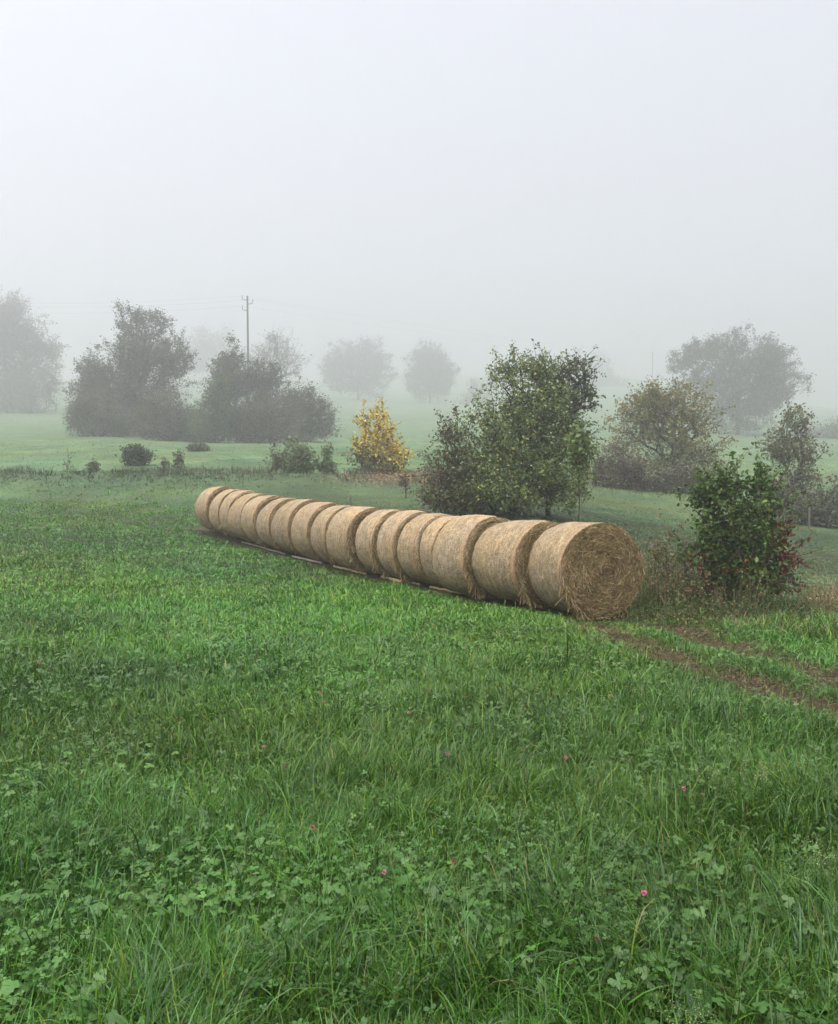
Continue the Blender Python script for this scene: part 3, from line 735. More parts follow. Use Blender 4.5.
# --- the clump behind the middle of the row
T('bushy_shrub', 'large dense green shrub with yellowing leaves, standing behind the near half of the row', 'shrub', 503, 27.5,
  [(505, 455, 52, 60), (516, 408, 36, 44), (545, 410, 30, 40), (490, 500, 60, 26), (540, 470, 50, 44), (468, 448, 30, 42), (545, 440, 38, 48), (525, 485, 60, 30), (470, 490, 36, 28), (520, 372, 20, 16), (540, 370, 20, 16)], 680, 24000, .095,
  [(.064, .092, .032), (.082, .116, .038), (.048, .070, .027), (.145, .17, .055), (.22, .22, .06)], [4, 3, 2.4, 2.2, .9], 311, stems=8, stem_spread=.5, trunk_h=1.6, bark=(.045, .04, .032), r0=.0085, sigma=.24,
  leafname='foliage', twig_bare=.5, surf=2.0, maxr=.05)
T('apple_tree', 'old apple tree with dark bare tipped limbs reaching right out of the large shrub', 'tree', 548, 28.5,
  [(560, 400, 34, 30), (585, 395, 18, 16), (575, 372, 24, 12), (550, 375, 26, 18), (590, 380, 12, 10), (565, 440, 30, 26)], 200, 3200, .10,
  [(.055, .072, .035), (.07, .085, .04), (.045, .055, .03)], [3, 2, 2], 312, trunk_h=2.2, bark=(.04, .036, .032), r0=.0125, sigma=.2, twig_bare=.75, lean=(.5, 0), maxr=.10)
T('spindle_bush', 'low bush with dull red and brown leaves at the left foot of the large shrub', 'shrub', 446, 27.0,
  [(448, 465, 26, 34), (440, 490, 22, 22), (452, 432, 12, 22), (465, 495, 22, 18)], 170, 3000, .095, [(.066, .06, .032), (.075, .052, .032), (.055, .066, .028), (.10, .04, .03)], [3, 2, 4, .5], 313,
  stems=5, stem_spread=.35, trunk_h=.8, r0=.006, sigma=.2, leafname='foliage', twig_bare=.4, maxr=.04)
sp = T('young_tree', 'slender young tree with lime green leaves tied to a thin stake', 'tree', 579, 25.0,
  [(579, 443, 12, 14), (584, 455, 14, 12), (574, 460, 10, 12), (582, 478, 9, 9), (578, 430, 6, 8)], 70, 620, .13, [(.085, .125, .035), (.07, .105, .03), (.12, .13, .04)], [3, 2, 1], 314,
  trunk_h=1.7, bark=(.05, .042, .035), r0=.0045, sigma=.13, maxr=.02)
V, f = tubes(np.array([[.07, -.05, -.2]]), np.array([[.07, -.05, 1.5]]), np.array([.014]), np.array([.013]), 8)
link('stake', mesh_from('stake', V, [f, np.arange(8, 16)[None]], np.tile([[.10, .08, .06]], (16, 1)), [M_WOOD]), sp)
T('weed_sapling', 'small dark leggy sapling in the grass in front of the yellow bush', 'sapling', 406, 36, [(406, 487, 5, 9), (404, 480, 5, 6)], 24, 110, .11, [(.07, .055, .035), (.09, .06, .04)], [1, 1], 315,
  trunk_h=.5, r0=.006, sigma=.1, bark=(.06, .05, .04), twig_bare=.15)

# --- along the top edge of the field
def yb(pos): return .84 * sstep(-.1, 1.6, pos[:, 2] + .45 * pos[:, 0]) 
T('yellow_bush', 'bright yellow autumn bush with a bare leader above it', 'bush', 380, 44,
  [(381, 438, 25, 28), (370, 450, 20, 20), (393, 458, 18, 20), (381, 416, 11, 18), (364, 418, 7, 8), (379, 404, 4, 8), (385, 470, 26, 10)], 200, 3400, .15, [(.06, .07, .03), (.08, .085, .032)], [1, 1], 321,
  stems=5, stem_spread=.4, trunk_h=1.2, bark=(.09, .06, .045), r0=.007, sigma=.2, leafname='foliage', twig_bare=.6, patch=Patch(yb, [(.58, .42, .07), (.64, .48, .09), (.40, .36, .07), (.52, .33, .06)]), maxr=.05)
T('green_shrub', 'rounded grey green shrub left of the yellow bush', 'shrub', 296, 45.5, [(296, 453, 15, 18), (304, 462, 13, 12), (288, 464, 12, 11)], 110, 1500, .16, [(.075, .105, .048), (.09, .115, .052)], [1, 1], 322, stems=4, stem_spread=.4, r0=.006, sigma=.22, leafname='foliage', trunk_h=.6)
T('twiggy_shrub', 'thin brownish shrub touching the left side of the grey green shrub', 'shrub', 276, 45.5, [(276, 458, 8, 15)], 50, 320, .14, [(.075, .07, .04), (.06, .06, .035)], [1, 1], 323, stems=4, stem_spread=.25, r0=.006, sigma=.18, leafname='foliage', twig_bare=.35, trunk_h=.5, bark=(.08, .065, .05))
T('conical_shrub', 'small pointed shrub between the rounded shrub and the yellow bush', 'shrub', 327, 45.5, [(327, 465, 11, 9), (328, 453, 6, 11)], 60, 700, .15, [(.07, .10, .045), (.08, .11, .05)], [1, 1], 324, stems=3, stem_spread=.2, r0=.006, sigma=.18, leafname='foliage', trunk_h=.6)
T('dark_bush', 'single dark round bush standing alone on the misty left meadow', 'bush', 136, 50, [(136, 454, 12, 10), (142, 458, 9, 7), (130, 457, 8, 8)], 80, 1500, .15, [(.032, .046, .022), (.04, .05, .024)], [1, 1], 325, stems=4, stem_spread=.4, r0=.006, sigma=.2, leafname='foliage', twig_bare=.25, trunk_h=.4)
T('upright_weed', 'narrow upright brown weed on the field edge bank', 'weed', 179, 45.5, [(179, 459, 4, 12)], 30, 260, .13, [(.07, .06, .038), (.06, .065, .035)], [1, 1], 326, stems=3, stem_spread=.12, r0=.006, sigma=.12, leafname='foliage', trunk_h=.4, twig_bare=.25)
T('low_weed', 'low dark weed on the bank left of the upright weed', 'weed', 163, 45, [(163, 467, 5, 5), (165, 463, 3, 4)], 20, 160, .12, [(.06, .055, .035)], [1], 327, stems=3, stem_spread=.12, r0=.006, sigma=.12, leafname='foliage', trunk_h=.2, twig_bare=.2)
T('misty_bush', 'pale low bush in the mist right of the upright weed', 'bush', 199, 56, [(197, 453, 10, 8), (204, 456, 9, 6)], 60, 900, .16, [(.055, .06, .035)], [1], 328, stems=4, stem_spread=.4, r0=.006, sigma=.2, leafname='foliage', trunk_h=.3, twig_bare=.2)
T('bank_bush', 'tiny round bush on top of the bank at far left', 'bush', 93, 45, [(93, 467, 5, 4)], 25, 260, .12, [(.05, .055, .03)], [1], 329, stems=3, stem_spread=.2, r0=.006, sigma=.14, leafname='foliage', trunk_h=.2)
T('weed_stalks', 'pair of thin dead weed stalks rising from the left bank', 'weed', 70, 46, [(67, 462, 3, 10), (73, 464, 2, 9)], 18, 50, .09, [(.08, .065, .045)], [1], 330, stems=3, stem_spread=.25, r0=.007, sigma=.08, leafname='foliage', trunk_h=.4, twig_bare=.3, bark=(.08, .065, .05))

# --- left hedge in the mist
FOGTREES = 'trees and bushes of the misty hedge on the left'
T('foggy_tree', 'tall twin topped tree rising highest from the misty left hedge', 'tree', 142, 78,
  [(125, 325, 20, 22), (150, 322, 18, 20), (140, 360, 42, 30), (175, 360, 22, 22), (95, 385, 28, 30), (130, 400, 56, 32), (140, 420, 60, 18), (185, 345, 8, 10)], 800, 22000, .27, [(.060, .062, .042), (.072, .070, .046), (.05, .055, .035)], [3, 2, 2], 331,
  trunk_h=3.2, r0=.014, sigma=.45, twig_bare=.9, group=FOGTREES, bark=(.06, .05, .045), surf=2.0)
T('hedge_bush', 'broad dark bush at the left foot of the twin topped misty tree', 'bush', 98, 74, [(95, 410, 26, 24), (110, 420, 24, 18), (82, 418, 14, 16)], 200, 4200, .24, BROWNGR, W4, 332, stems=5, stem_spread=.8, r0=.012, sigma=.5, leafname='foliage', trunk_h=1.5, twig_bare=.6, group=FOGTREES)
T('hedge_bush', 'dark low bush at the right foot of the twin topped misty tree', 'bush', 168, 72, [(165, 415, 28, 24), (190, 422, 24, 18), (150, 422, 20, 16)], 200, 4200, .24, [(.05, .055, .032), (.06, .062, .035)], [1, 1], 333, stems=5, stem_spread=.8, r0=.012, sigma=.5, leafname='foliage', trunk_h=1.5, twig_bare=.6, group=FOGTREES)
T('hedge_bush', 'low scrubby bush filling the gap in the middle of the misty left hedge', 'bush', 193, 73, [(193, 424, 20, 16), (204, 428, 16, 12)], 120, 2600, .23, [(.052, .062, .034), (.06, .064, .036)], [1, 1], 342, stems=4, stem_spread=.6, r0=.012, sigma=.45, leafname='foliage', trunk_h=1.0, twig_bare=.5, group=FOGTREES)
T('hedge_bush', 'narrow grey green bush of the hedge, below and left of the power pole', 'bush', 214, 70, [(214, 408, 17, 24), (206, 428, 20, 14), (218, 385, 9, 12)], 170, 3800, .22, [(.055, .08, .038), (.065, .09, .042)], [1, 1], 334, stems=4, stem_spread=.6, r0=.012, sigma=.4, leafname='foliage', trunk_h=1.5, twig_bare=.4, group=FOGTREES)
T('hedge_tree', 'bushy hedge tree with a thin spire, directly left of the power pole', 'tree', 238, 76, [(240, 390, 30, 32), (232, 355, 9, 18), (262, 400, 26, 26), (225, 372, 12, 14), (268, 378, 14, 14)], 330, 8500, .25, BROWNGR, W4, 335, trunk_h=1.5, r0=.013, sigma=.42, twig_bare=.8, group=FOGTREES)
T('hedge_bush', 'large rounded bush in front of the hedge, below the power pole', 'bush', 252, 71, [(255, 418, 30, 22), (280, 424, 22, 16), (235, 425, 20, 16)], 230, 6000, .23, [(.05, .056, .032), (.065, .062, .036)], [1, 1], 336, stems=5, stem_spread=.8, r0=.012, sigma=.48, leafname='foliage', trunk_h=1.3, twig_bare=.4, group=FOGTREES)
T('hedge_bush', 'rounded brown bush at the right hand end of the misty hedge', 'bush', 306, 74, [(306, 412, 24, 24), (322, 420, 14, 18), (290, 405, 18, 22)], 230, 5600, .24, BROWNGR, W4, 337, stems=5, stem_spread=.8, r0=.012, sigma=.48, leafname='foliage', trunk_h=1.3, twig_bare=.6, group=FOGTREES)
T('bare_tree', 'nearly bare tree in thick mist, just right of the power pole', 'tree', 276, 125, [(276, 352, 22, 22), (262, 365, 18, 16), (292, 365, 14, 16), (272, 338, 8, 8)], 240, 1500, .3, [(.08, .072, .055)], [1], 338, trunk_h=4, r0=.02, sigma=.5, twig_bare=1.6, group=FOGTREES)
T('foggy_tree', 'tall faint tree at the left edge of the picture', 'tree', 14, 134, [(12, 340, 32, 40), (-10, 330, 30, 36), (38, 352, 18, 22), (8, 308, 14, 18), (20, 385, 34, 22), (52, 350, 8, 18)], 620, 13000, .42, [(.08, .068, .048), (.07, .066, .044)], [1, 1], 339, trunk_h=5, r0=.02, sigma=.8, twig_bare=1.8, group=FOGTREES, surf=2.0)
T('foggy_bush', 'faint rounded bush under the tall tree at the left edge', 'bush', 32, 128, [(30, 390, 30, 20), (5, 388, 26, 22), (52, 378, 12, 18)], 200, 4500, .4, [(.06, .066, .042)], [1], 340, stems=5, stem_spread=1.2, r0=.02, sigma=.8, leafname='foliage', trunk_h=2, twig_bare=.8, group=FOGTREES)
T('foggy_tree', 'ghostly pale tree far behind the gap between twin topped tree and power pole', 'tree', 212, 240, [(212, 350, 28, 20), (195, 358, 18, 16)], 150, 2600, .8, [(.07, .07, .05)], [1], 341, trunk_h=5, r0=.03, sigma=1.2, group=FOGTREES)
# --- far orchard trees on the hill
T('orchard_tree', 'round pale grey tree on the misty hill, left one of two', 'tree', 358, 205, [(358, 368, 37, 25), (358, 386, 34, 12), (340, 358, 20, 17), (372, 356, 20, 15), (336, 374, 16, 14), (380, 374, 16, 14)], 360, 10500, .52, [(.065, .072, .045), (.06, .065, .042)], [1, 1], 351, trunk_h=5.5, r0=.03, sigma=.85, twig_bare=1, group='orchard trees on the misty hill')
T('orchard_tree', 'oval pale grey tree on the misty hill, right one of two', 'tree', 430, 200, [(430, 371, 26, 23), (430, 387, 25, 12), (430, 355, 16, 14), (418, 378, 14, 12), (442, 378, 14, 12)], 320, 9000, .5, [(.06, .07, .045)], [1], 352, trunk_h=5, r0=.03, sigma=.85, group='orchard trees on the misty hill', twig_bare=.8)
T('foggy_tree', 'very faint tree seen above the right shoulder of the large shrub', 'tree', 594, 270, [(592, 372, 26, 20), (575, 365, 14, 14), (610, 385, 18, 14)], 130, 2400, .8, [(.065, .07, .05)], [1], 353, trunk_h=5, r0=.03, sigma=1.2)
T('foggy_tree', 'very faint low tree behind the left shoulder of the large shrub', 'tree', 478, 190, [(478, 400, 18, 22), (466, 410, 12, 14)], 100, 1100, .5, [(.085, .07, .055)], [1], 354, trunk_h=4, r0=.025, sigma=.9, twig_bare=1.2)
T('foggy_bush', 'faint grey bushes by the right edge, behind the thin right tree', 'bush', 825, 115, [(828, 452, 26, 18), (850, 448, 24, 22)], 140, 3000, .4, [(.065, .068, .045)], [1], 355, stems=5, stem_spread=1.2, r0=.02, sigma=.8, leafname='foliage', trunk_h=2)
# --- right side
T('oak_tree', 'broad grey tree, the largest on the right, standing in the mist', 'tree', 738, 112,
  [(735, 378, 54, 36), (700, 368, 34, 26), (768, 385, 34, 28), (745, 350, 36, 20), (705, 352, 24, 16), (772, 365, 24, 22), (732, 412, 48, 19)], 700, 19000, .36, [(.062, .062, .042), (.072, .068, .045), (.055, .058, .038)], [2, 1, 2], 361, trunk_h=5.5, r0=.019, sigma=.55, twig_bare=1.0, bark=(.06, .055, .05))
T('maple_tree', 'spreading tree with tan and yellow leaves, right of the large shrub', 'tree', 676, 52,
  [(650, 405, 30, 22), (680, 410, 38, 26), (660, 435, 46, 32), (704, 440, 28, 32), (630, 420, 22, 20), (690, 465, 34, 24), (655, 395, 20, 12)], 560, 8000, .17, [(.125, .115, .04), (.16, .14, .045), (.085, .095, .04), (.11, .095, .04)], [3, 2, 3, 2], 362, trunk_h=1.6, r0=.010, sigma=.32, twig_bare=.6, bark=(.055, .048, .042))
T('brown_bush', 'dense brown bush at the left foot of the tan leaved tree', 'bush', 618, 49, [(618, 468, 28, 24), (602, 478, 16, 16), (636, 476, 18, 18)], 220, 4800, .15, [(.075, .06, .04), (.06, .058, .036), (.10, .07, .045)], [3, 3, 1], 363, stems=6, stem_spread=.6, r0=.008, sigma=.32, leafname='foliage', trunk_h=1.0, twig_bare=.5)
T('brown_bush', 'low dark bush under the right side of the tan leaved tree', 'bush', 690, 49, [(690, 480, 28, 16), (665, 484, 22, 13), (715, 482, 16, 14)], 190, 3800, .15, [(.06, .062, .036), (.075, .062, .04)], [1, 1], 364, stems=6, stem_spread=.6, r0=.008, sigma=.32, leafname='foliage', trunk_h=.8, twig_bare=.5)
T('thin_tree', 'thin airy tree near the right edge with tan leaves on one side', 'tree', 792, 44,
  [(795, 425, 16, 20), (785, 445, 24, 16), (802, 455, 26, 18), (775, 455, 14, 14), (800, 480, 24, 18), (805, 412, 6, 8)], 230, 2500, .15, [(.085, .095, .045), (.07, .08, .04), (.11, .105, .05)], [2, 2, 1], 365, trunk_h=1.8, r0=.009, sigma=.24, twig_bare=.5,
  patch=Patch(lambda p: .6 * sstep(.2, 1.0, p[:, 0]), [(.16, .10, .055), (.13, .09, .05)]), bark=(.05, .045, .04))
T('hedge_bush', 'dark tangled hedge at the right edge beyond the right hand field', 'hedge', 822, 38.5, [(822, 508, 34, 18), (850, 502, 30, 24), (800, 512, 18, 14)], 260, 6500, .12, [(.05, .06, .034), (.065, .065, .04), (.08, .068, .045)], [3, 2, 1], 366, stems=8, stem_spread=.9, r0=.008, sigma=.3, leafname='foliage', trunk_h=.8, twig_bare=.35)
T('hedge_bush', 'small brownish bush at the left end of the right edge hedge', 'bush', 775, 42, [(775, 494, 20, 18), (790, 500, 14, 14)], 150, 2300, .13, [(.07, .068, .042), (.085, .07, .045)], [1, 1], 367, stems=6, stem_spread=.5, r0=.008, sigma=.28, leafname='foliage', trunk_h=.7, twig_bare=.4)

# --- rough weeds behind the row and under the shrub, fallen leaves
Wd = Acc(); r = np.random.default_rng(66)
def stalks(X, Y, hgt, cols, colw, k=4, w=.006, lean=.35, seeds=0):
    n = len(X); a = r.random(n) * 6.283; tt = np.linspace(0, 1, k + 1); h = hgt * np.clip(r.normal(1, .3, n), .3, 1.8); b = np.abs(r.normal(0, lean, n))
    P = np.stack([X[:, None] + np.cos(a)[:, None] * b[:, None] * h[:, None] * tt ** 2, Y[:, None] + np.sin(a)[:, None] * b[:, None] * h[:, None] * tt ** 2, gh(X, Y)[:, None] + h[:, None] * tt * (1 - .25 * b[:, None] * tt)], -1)
    V, f = strips(P, np.stack([np.cos(a + 1.57), np.sin(a + 1.57), 0 * a], -1)[:, None], (w * np.interp(tt, [0, .5, 1], [1, .9, .25]))[None] * np.ones((n, 1)))
    c = palette(n, cols, colw, .25, r); Wd.add(V, f, np.repeat(c, 2 * (k + 1), 0))
    if seeds:
        m = n * seeds; i = np.repeat(np.arange(n), seeds); u = r.uniform(.35, 1, m); ii = np.clip((u * k).astype(int), 0, k - 1); fr = u * k - ii
        pos = P[i, ii] * (1 - fr[:, None]) + P[i, ii + 1] * fr[:, None] + r.normal(0, .018, (m, 3))
        V, f, cc = scatter(LEAF4[0], LEAF4[1], pos, frames(r.normal(0, 1, (m, 3)), r.random(m) * 6.283), np.full(m, .045), palette(m, cols, colw, .3, r)); Wd.add(V, f, cc)
DRYC = [(.17, .135, .07), (.12, .095, .05), (.22, .18, .10), (.07, .085, .035)]
s_ = r.uniform(-1.5, ROWL - 2, 1500); t_ = -r.normal(1.9, .7, 1500); kp = t_ < -.95; s_, t_ = s_[kp], t_[kp]
stalks(ROW0[0] + U[0] * s_ + NL[0] * t_, ROW0[1] + U[1] * s_ + NL[1] * t_, .75, DRYC, [2, 2, 1, 3], w=.009, seeds=4)
X = r.uniform(3.4, 5.0, 240); Y = 15.6 + r.normal(0, .5, 240); stalks(X, Y, .95, DRYC, [2, 2, 1, 3], w=.008, seeds=5)
X = r.normal(4.35, .55, 260); Y = r.normal(14.9, .4, 260); stalks(X, Y, .7, DRYC, [2, 2, 1, 4], w=.006, seeds=3)           # dry grass by the near bale
X = r.normal(5.3, 1.0, 700); Y = r.normal(13.9, .5, 700); stalks(X, Y, .25, [(.045, .075, .022), (.06, .085, .025), (.10, .08, .04)], [3, 2, 2], w=.008, seeds=5)
X = r.uniform(6.6, 13.5, 3600); Y = 14.35 + (X - 6.6) * .03 + r.normal(0, .3, 3600); stalks(X, Y, .52, [(.29, .225, .125), (.22, .17, .09), (.12, .12, .055), (.36, .29, .17)], [3, 3, 1.5, 1], w=.006, lean=.5, seeds=1)   # dry fringe at the right
X = r.uniform(-24, 2, 2600); X = X[vnoise(X * .7, X * 0 + 3, 5) > .55]; Y = 43.6 + .04 * (X + 10) + r.normal(0, 1.6, len(X)); stalks(X, Y, .32, [(.08, .07, .045), (.055, .07, .035), (.10, .085, .055)], [2, 3, 1], w=.018, lean=.9, seeds=9)
X = r.uniform(6, 22, 500); Y = r.normal(46, 1.5, 500); stalks(X, Y, .35, [(.10, .09, .055), (.07, .08, .04)], [1, 1], w=.016, lean=1.0, seeds=7)
tag(link('rough_weeds', Wd.mesh('rough_weeds', M_DRY)), 'dry weeds and seed stalks along the fence strip and field edges', 'weeds', kind='stuff')
Fl = Acc(); n = 1500
X = np.concatenate([r.normal(-1.0, 1.6, n), r.normal(5.5, 1.0, 260)]); Y = np.concatenate([r.normal(42.0, 1.1, n), r.normal(14.0, .5, 260)]); n = len(X)
big = np.where(Y > 30, .11, .06)
V, f, c = scatter(LEAF4[0], LEAF4[1], np.stack([X, Y, gh(X, Y) + np.where(Y > 30, .12, .05)], -1), frames(np.stack([r.normal(0, .5, n), r.normal(0, .5, n) - .3, np.ones(n)], -1), r.random(n) * 6.283), big, palette(n, [(.26, .17, .09), (.17, .10, .055), (.34, .24, .10)], [3, 3, 1], .25, r))
Fl.add(V, f, c)
tag(link('fallen_leaves', Fl.mesh('fallen_leaves', M_LEAF)), 'tan fallen leaves lying under the yellow bush and the dark shrub', 'fallen leaves', kind='stuff')

# ------------------------------------------------------------------ flowers in the grass
def ball_template(n, seed):
    r = np.random.default_rng(seed); d = norm(r.normal(0, 1, (n, 3))); d[:, 2] = d[:, 2] * .85 + .1
    rot = frames(d, r.random(n) * 6.28)
    tv = np.array([(0, -.16, 0), (.0, .16, 0), (.05, .12, .55), (.05, -.12, .55)])
    V = np.einsum('nij,mj->nmi', rot, tv) + d[:, None] * .5
    return V.reshape(-1, 3), (np.arange(n * 4).reshape(n, 4))
def clover(label, px, py, size, col, h=.14):
    g = on_ground(px, py + h * F / 5.0 * .0 + 2); Y = g[1]
    # the head stands h above the grass where this line of sight passes
    Z = EYE - (py - 512) / F * np.linspace(1.5, 30, 3000); Ys = np.linspace(1.5, 30, 3000); Xs = (px - 419) / F * Ys
    k = int(np.argmax(gh(Xs, Ys) + h > Z)); X, Y = Xs[k], Ys[k]; z = float(gh(X, Y))
    t = thing('clover_flower', label, 'clover flower', (X, Y, z), 0, 'clover flowers in the meadow')
    V, f = ball_template(60, int(px)); V = V * size * .68 + np.array([0, 0, h])
    link('flower_head', mesh_from('flower_head', V, f, palette(len(V), [col, tuple(min(1, v * 1.4) for v in col)], [2, 1], .15), [M_LEAF]), t)
    V, f = tubes(np.array([[.01, 0, 0], [.004, .002, h * .5]]), np.array([[.004, .002, h * .52], [0, 0, h]]), np.array([.0016, .0015]), np.array([.0015, .0013]), 5)
    link('stem', mesh_from('stem', V, f, np.tile([[.07, .13, .03]], (len(V), 1)), [M_GRASS]), t)
PINK = (.42, .16, .22); DULL = (.24, .08, .075)
for a in [('pink clover flower far left in the meadow, apart from all others', 39, 663, .020, PINK),
          ('pink clover flower in the left half, level with the mid meadow', 264, 747, .017, PINK),
          ('pale pink clover flower, upper one of a close pair left of centre', 320, 694, .017, (.42, .2, .2)),
          ('pink clover flower, lower one of a close pair left of centre', 324, 703, .018, PINK),
          ('pink clover flower straight below the middle bales', 409, 713, .020, PINK),
          ('plump pink clover flower right of the picture centre line', 447, 754, .020, PINK),
          ('dull red clover flower in the lower left middle', 313, 828, .019, (.33, .1, .12)),
          ('pale pink clover flower above a long arching grass tuft', 384, 873, .016, (.45, .22, .27)),
          ('withered brown clover flower near the bottom centre', 454, 863, .017, DULL),
          ('small dark red clover flower left of the centre, half hidden in grass', 286, 767, .015, (.2, .04, .05)),
          ('bright pink clover flower on the right, above the middle of the right meadow', 684, 789, .019, (.55, .13, .27)),
          ('faded pink clover flower just right of the bright pink one', 703, 795, .014, (.4, .16, .18)),
          ('bright pink clover flower low on the right half', 644, 894, .016, (.55, .12, .28)),
          ('mauve clover flower nearest the bottom edge', 597, 939, .015, (.4, .15, .22)),
          ('tiny pink clover flower below the nearest bale', 566, 758, .018, PINK),
          ('tiny pink clover flower below the track, next to the right wheel rut', 611, 696, .018, (.42, .2, .24))]: clover(*a)
def panicle(label, px, py, h, seed, size=1.0):
    Ys = np.linspace(1.5, 30, 3000); Xs = (px - 419) / F * Ys; Z = EYE - (py - 512) / F * Ys
    k = int(np.argmax(gh(Xs, Ys) + h > Z)); X, Y = Xs[k], Ys[k]
    r = np.random.default_rng(seed); t = thing('bedstraw_plant', label, 'wildflower', (X, Y, float(gh(X, Y))), 0, 'pale flowering stems in the meadow')
    P0, P1, tips = [], [], []
    for i in range(5):
        q = np.array([0, 0, 0.]); d = norm(np.array([r.normal(0, .22), r.normal(0, .22), 1]))
        for j in range(6):
            n_ = q + d * h / 5.5; P0.append(q); P1.append(n_); q = n_; d = norm(d + r.normal(0, .12, 3))
            if j > 2:
                for m in range(4):
                    e = q + norm(r.normal(0, 1, 3) + np.array([0, 0, .6])) * r.uniform(.01, .035) * size; P0.append(q); P1.append(e); tips.append(e)
    P0, P1 = np.array(P0), np.array(P1)
    V, f = tubes(P0, P1, np.full(len(P0), .0012), np.full(len(P0), .0009), 4)
    link('stem', mesh_from('stem', V, f, np.tile([[.08, .14, .04]], (len(V), 1)), [M_GRASS]), t)
    tips = np.repeat(np.array(tips), 5, 0); tips = tips + r.normal(0, .006 * size, tips.shape); n = len(tips)
    V, f, c = scatter(LEAF4[0], LEAF4[1], tips, frames(r.normal(0, 1, (n, 3)), r.random(n) * 6.28), np.full(n, .005 * size), palette(n, [(.30, .34, .13), (.22, .29, .09), (.38, .40, .2)], [2, 2, 1], .15, r))
    link('blossom', mesh_from('blossom', V, f, c, [M_LEAF]), t)
panicle('pale cream flowering weed at the bottom edge, right of centre', 689, 1006, .20, 1)
panicle('pale flowering weed on the right, taller of two side by side', 751, 766, .24, 2, 1.5)
panicle('pale flowering weed on the right, smaller left one of two side by side', 711, 771, .2, 3, 1.3)
panicle('pale flowering weed close to the right edge of the meadow', 820, 850, .2, 4, 1.2)

# ------------------------------------------------------------------ fence, poles and cables
def wire_pts(A, B, n, sag):
    t = np.linspace(0, 1, n)[:, None]; P = A * (1 - t) + B * t; P[:, 2] -= sag * 4 * (t[:, 0] * (1 - t[:, 0])); return P
def fence(label, pts, hgt=1.05):
    q = pts[0]; t = thing('wire_fence', label, 'fence', (q[0], q[1], float(gh(q[0], q[1]))))
    base = np.array([q[0], q[1], float(gh(q[0], q[1]))]); tops = []
    for i, p in enumerate(pts):
        z = float(gh(p[0], p[1])); b = np.array([p[0], p[1], z]) - base; a = np.arange(8) / 8 * 6.283
        rr = np.random.default_rng(i); tl = rr.normal(0, .03, 2)
        prof = [(-.25, .045), (.0, .045), (hgt * .5, .042), (hgt + .05, .04), (hgt + .09, .025)]
        V = np.concatenate([np.stack([b[0] + np.cos(a) * w + tl[0] * z0, b[1] + np.sin(a) * w + tl[1] * z0, b[2] + z0 + 0 * a], -1) for z0, w in prof])
        f = np.array([(k * 8 + j, k * 8 + (j + 1) % 8, k * 8 + 8 + (j + 1) % 8, k * 8 + 8 + j) for k in range(4) for j in range(8)])
        link('post', mesh_from('post', V, [f, np.arange(32, 40)[None]], np.tile([[.11, .10, .085]], (40, 1)), [M_WOOD], True), t)
        tops.append(b)
    for hz in (hgt * .95, hgt * .55):
        A = Acc()
        for a, b in zip(tops[:-1], tops[1:]):
            P = wire_pts(a + [0, -.045, hz], b + [0, -.045, hz], 8, .03); V, f = tubes(P[:-1], P[1:], np.full(7, .004), np.full(7, .004), 4); A.add(V, f, np.array([.12, .115, .11]))
        link('wire', A.mesh('wire', M_METAL), t)
fp = []
for s in (-9.0, -4.6, .8, 5.2, 9.6, 14.0): 
    p = ROW0[:2] + U * s - NL * 2.9; fp.append((p[0], p[1]))
fence('low wire fence on weathered posts running behind the bales and shrubs', fp)
b = stand(803, 37); 
fence('pale wooden fence posts with wire in front of the right edge hedge', [(b[0] - 3.0, b[1] + .2), (b[0], b[1] - .6), (b[0] + 4, b[1] - 1.2)], .95)
def pole(label, px, top_py, Y, base_py, arms):
    b = stand(px, Y); h = EYE - (top_py - 512) / F * Y - b[2]
    t = thing('power_pole', label, 'power pole', b)
    n = 9; zs = np.linspace(-.5, h, n); ln = -.012
    P = np.stack([ln * zs, 0 * zs, zs], -1); rad = np.interp(zs, [0, h], [.24, .16])
    V, f = tubes(P[:-1], P[1:], rad[:-1], rad[1:], 10); A = Acc(); A.add(V, f, np.array([.13, .11, .10]))
    A.add(np.array([P[-1] + [math.cos(a) * .12, math.sin(a) * .12, .0] for a in np.arange(10) * .6283]), np.arange(10)[None], np.array([.13, .11, .1]))
    link('mast', A.mesh('mast', M_WOOD, True), t)
    tips = []
    for sd, dz in arms:
        z = h - dz; x0 = ln * z
        pts = np.array([(x0 + sd * .1, 0, z), (x0 + sd * .6, 0, z + .05), (x0 + sd * .9, 0, z + .2), (x0 + sd * .95, 0, z + .6)])
        V, f = tubes(pts[:-1], pts[1:], np.array([.07, .07, .065]), np.array([.07, .065, .06]), 6)
        br = link('bracket', mesh_from('bracket', V, f, np.tile([[.10, .095, .09]], (len(V), 1)), [M_METAL]), t)
        z0 = pts[-1]; pr = [(0, .05), (.04, .08), (.10, .085), (.14, .055), (.20, .07), (.26, .04)]; a = np.arange(8) * .7854
        V = np.concatenate([np.stack([z0[0] + np.cos(a) * w, np.sin(a) * w, z0[2] + q + 0 * a], -1) for q, w in pr])
        f = np.array([(k * 8 + j, k * 8 + (j + 1) % 8, k * 8 + 8 + (j + 1) % 8, k * 8 + 8 + j) for k in range(5) for j in range(8)])
        link('insulator', mesh_from('insulator', V, [f, np.arange(40, 48)[None]], np.tile([[.16, .13, .12]], (48, 1)), [M_METAL], True), br)
        tips.append(b + z0 + [0, 0, .2])
    return tips
T1 = pole('tall wooden power pole with three hooked brackets in the mist', 249, 296, 150, 0, [(-1, .75), (1, 1.45), (-1, 2.6)])
T2 = pole('very faint second power pole far off in the mist on the right', 653, 352, 420, 0, [(-1, .75), (1, 1.45), (-1, 2.6)])
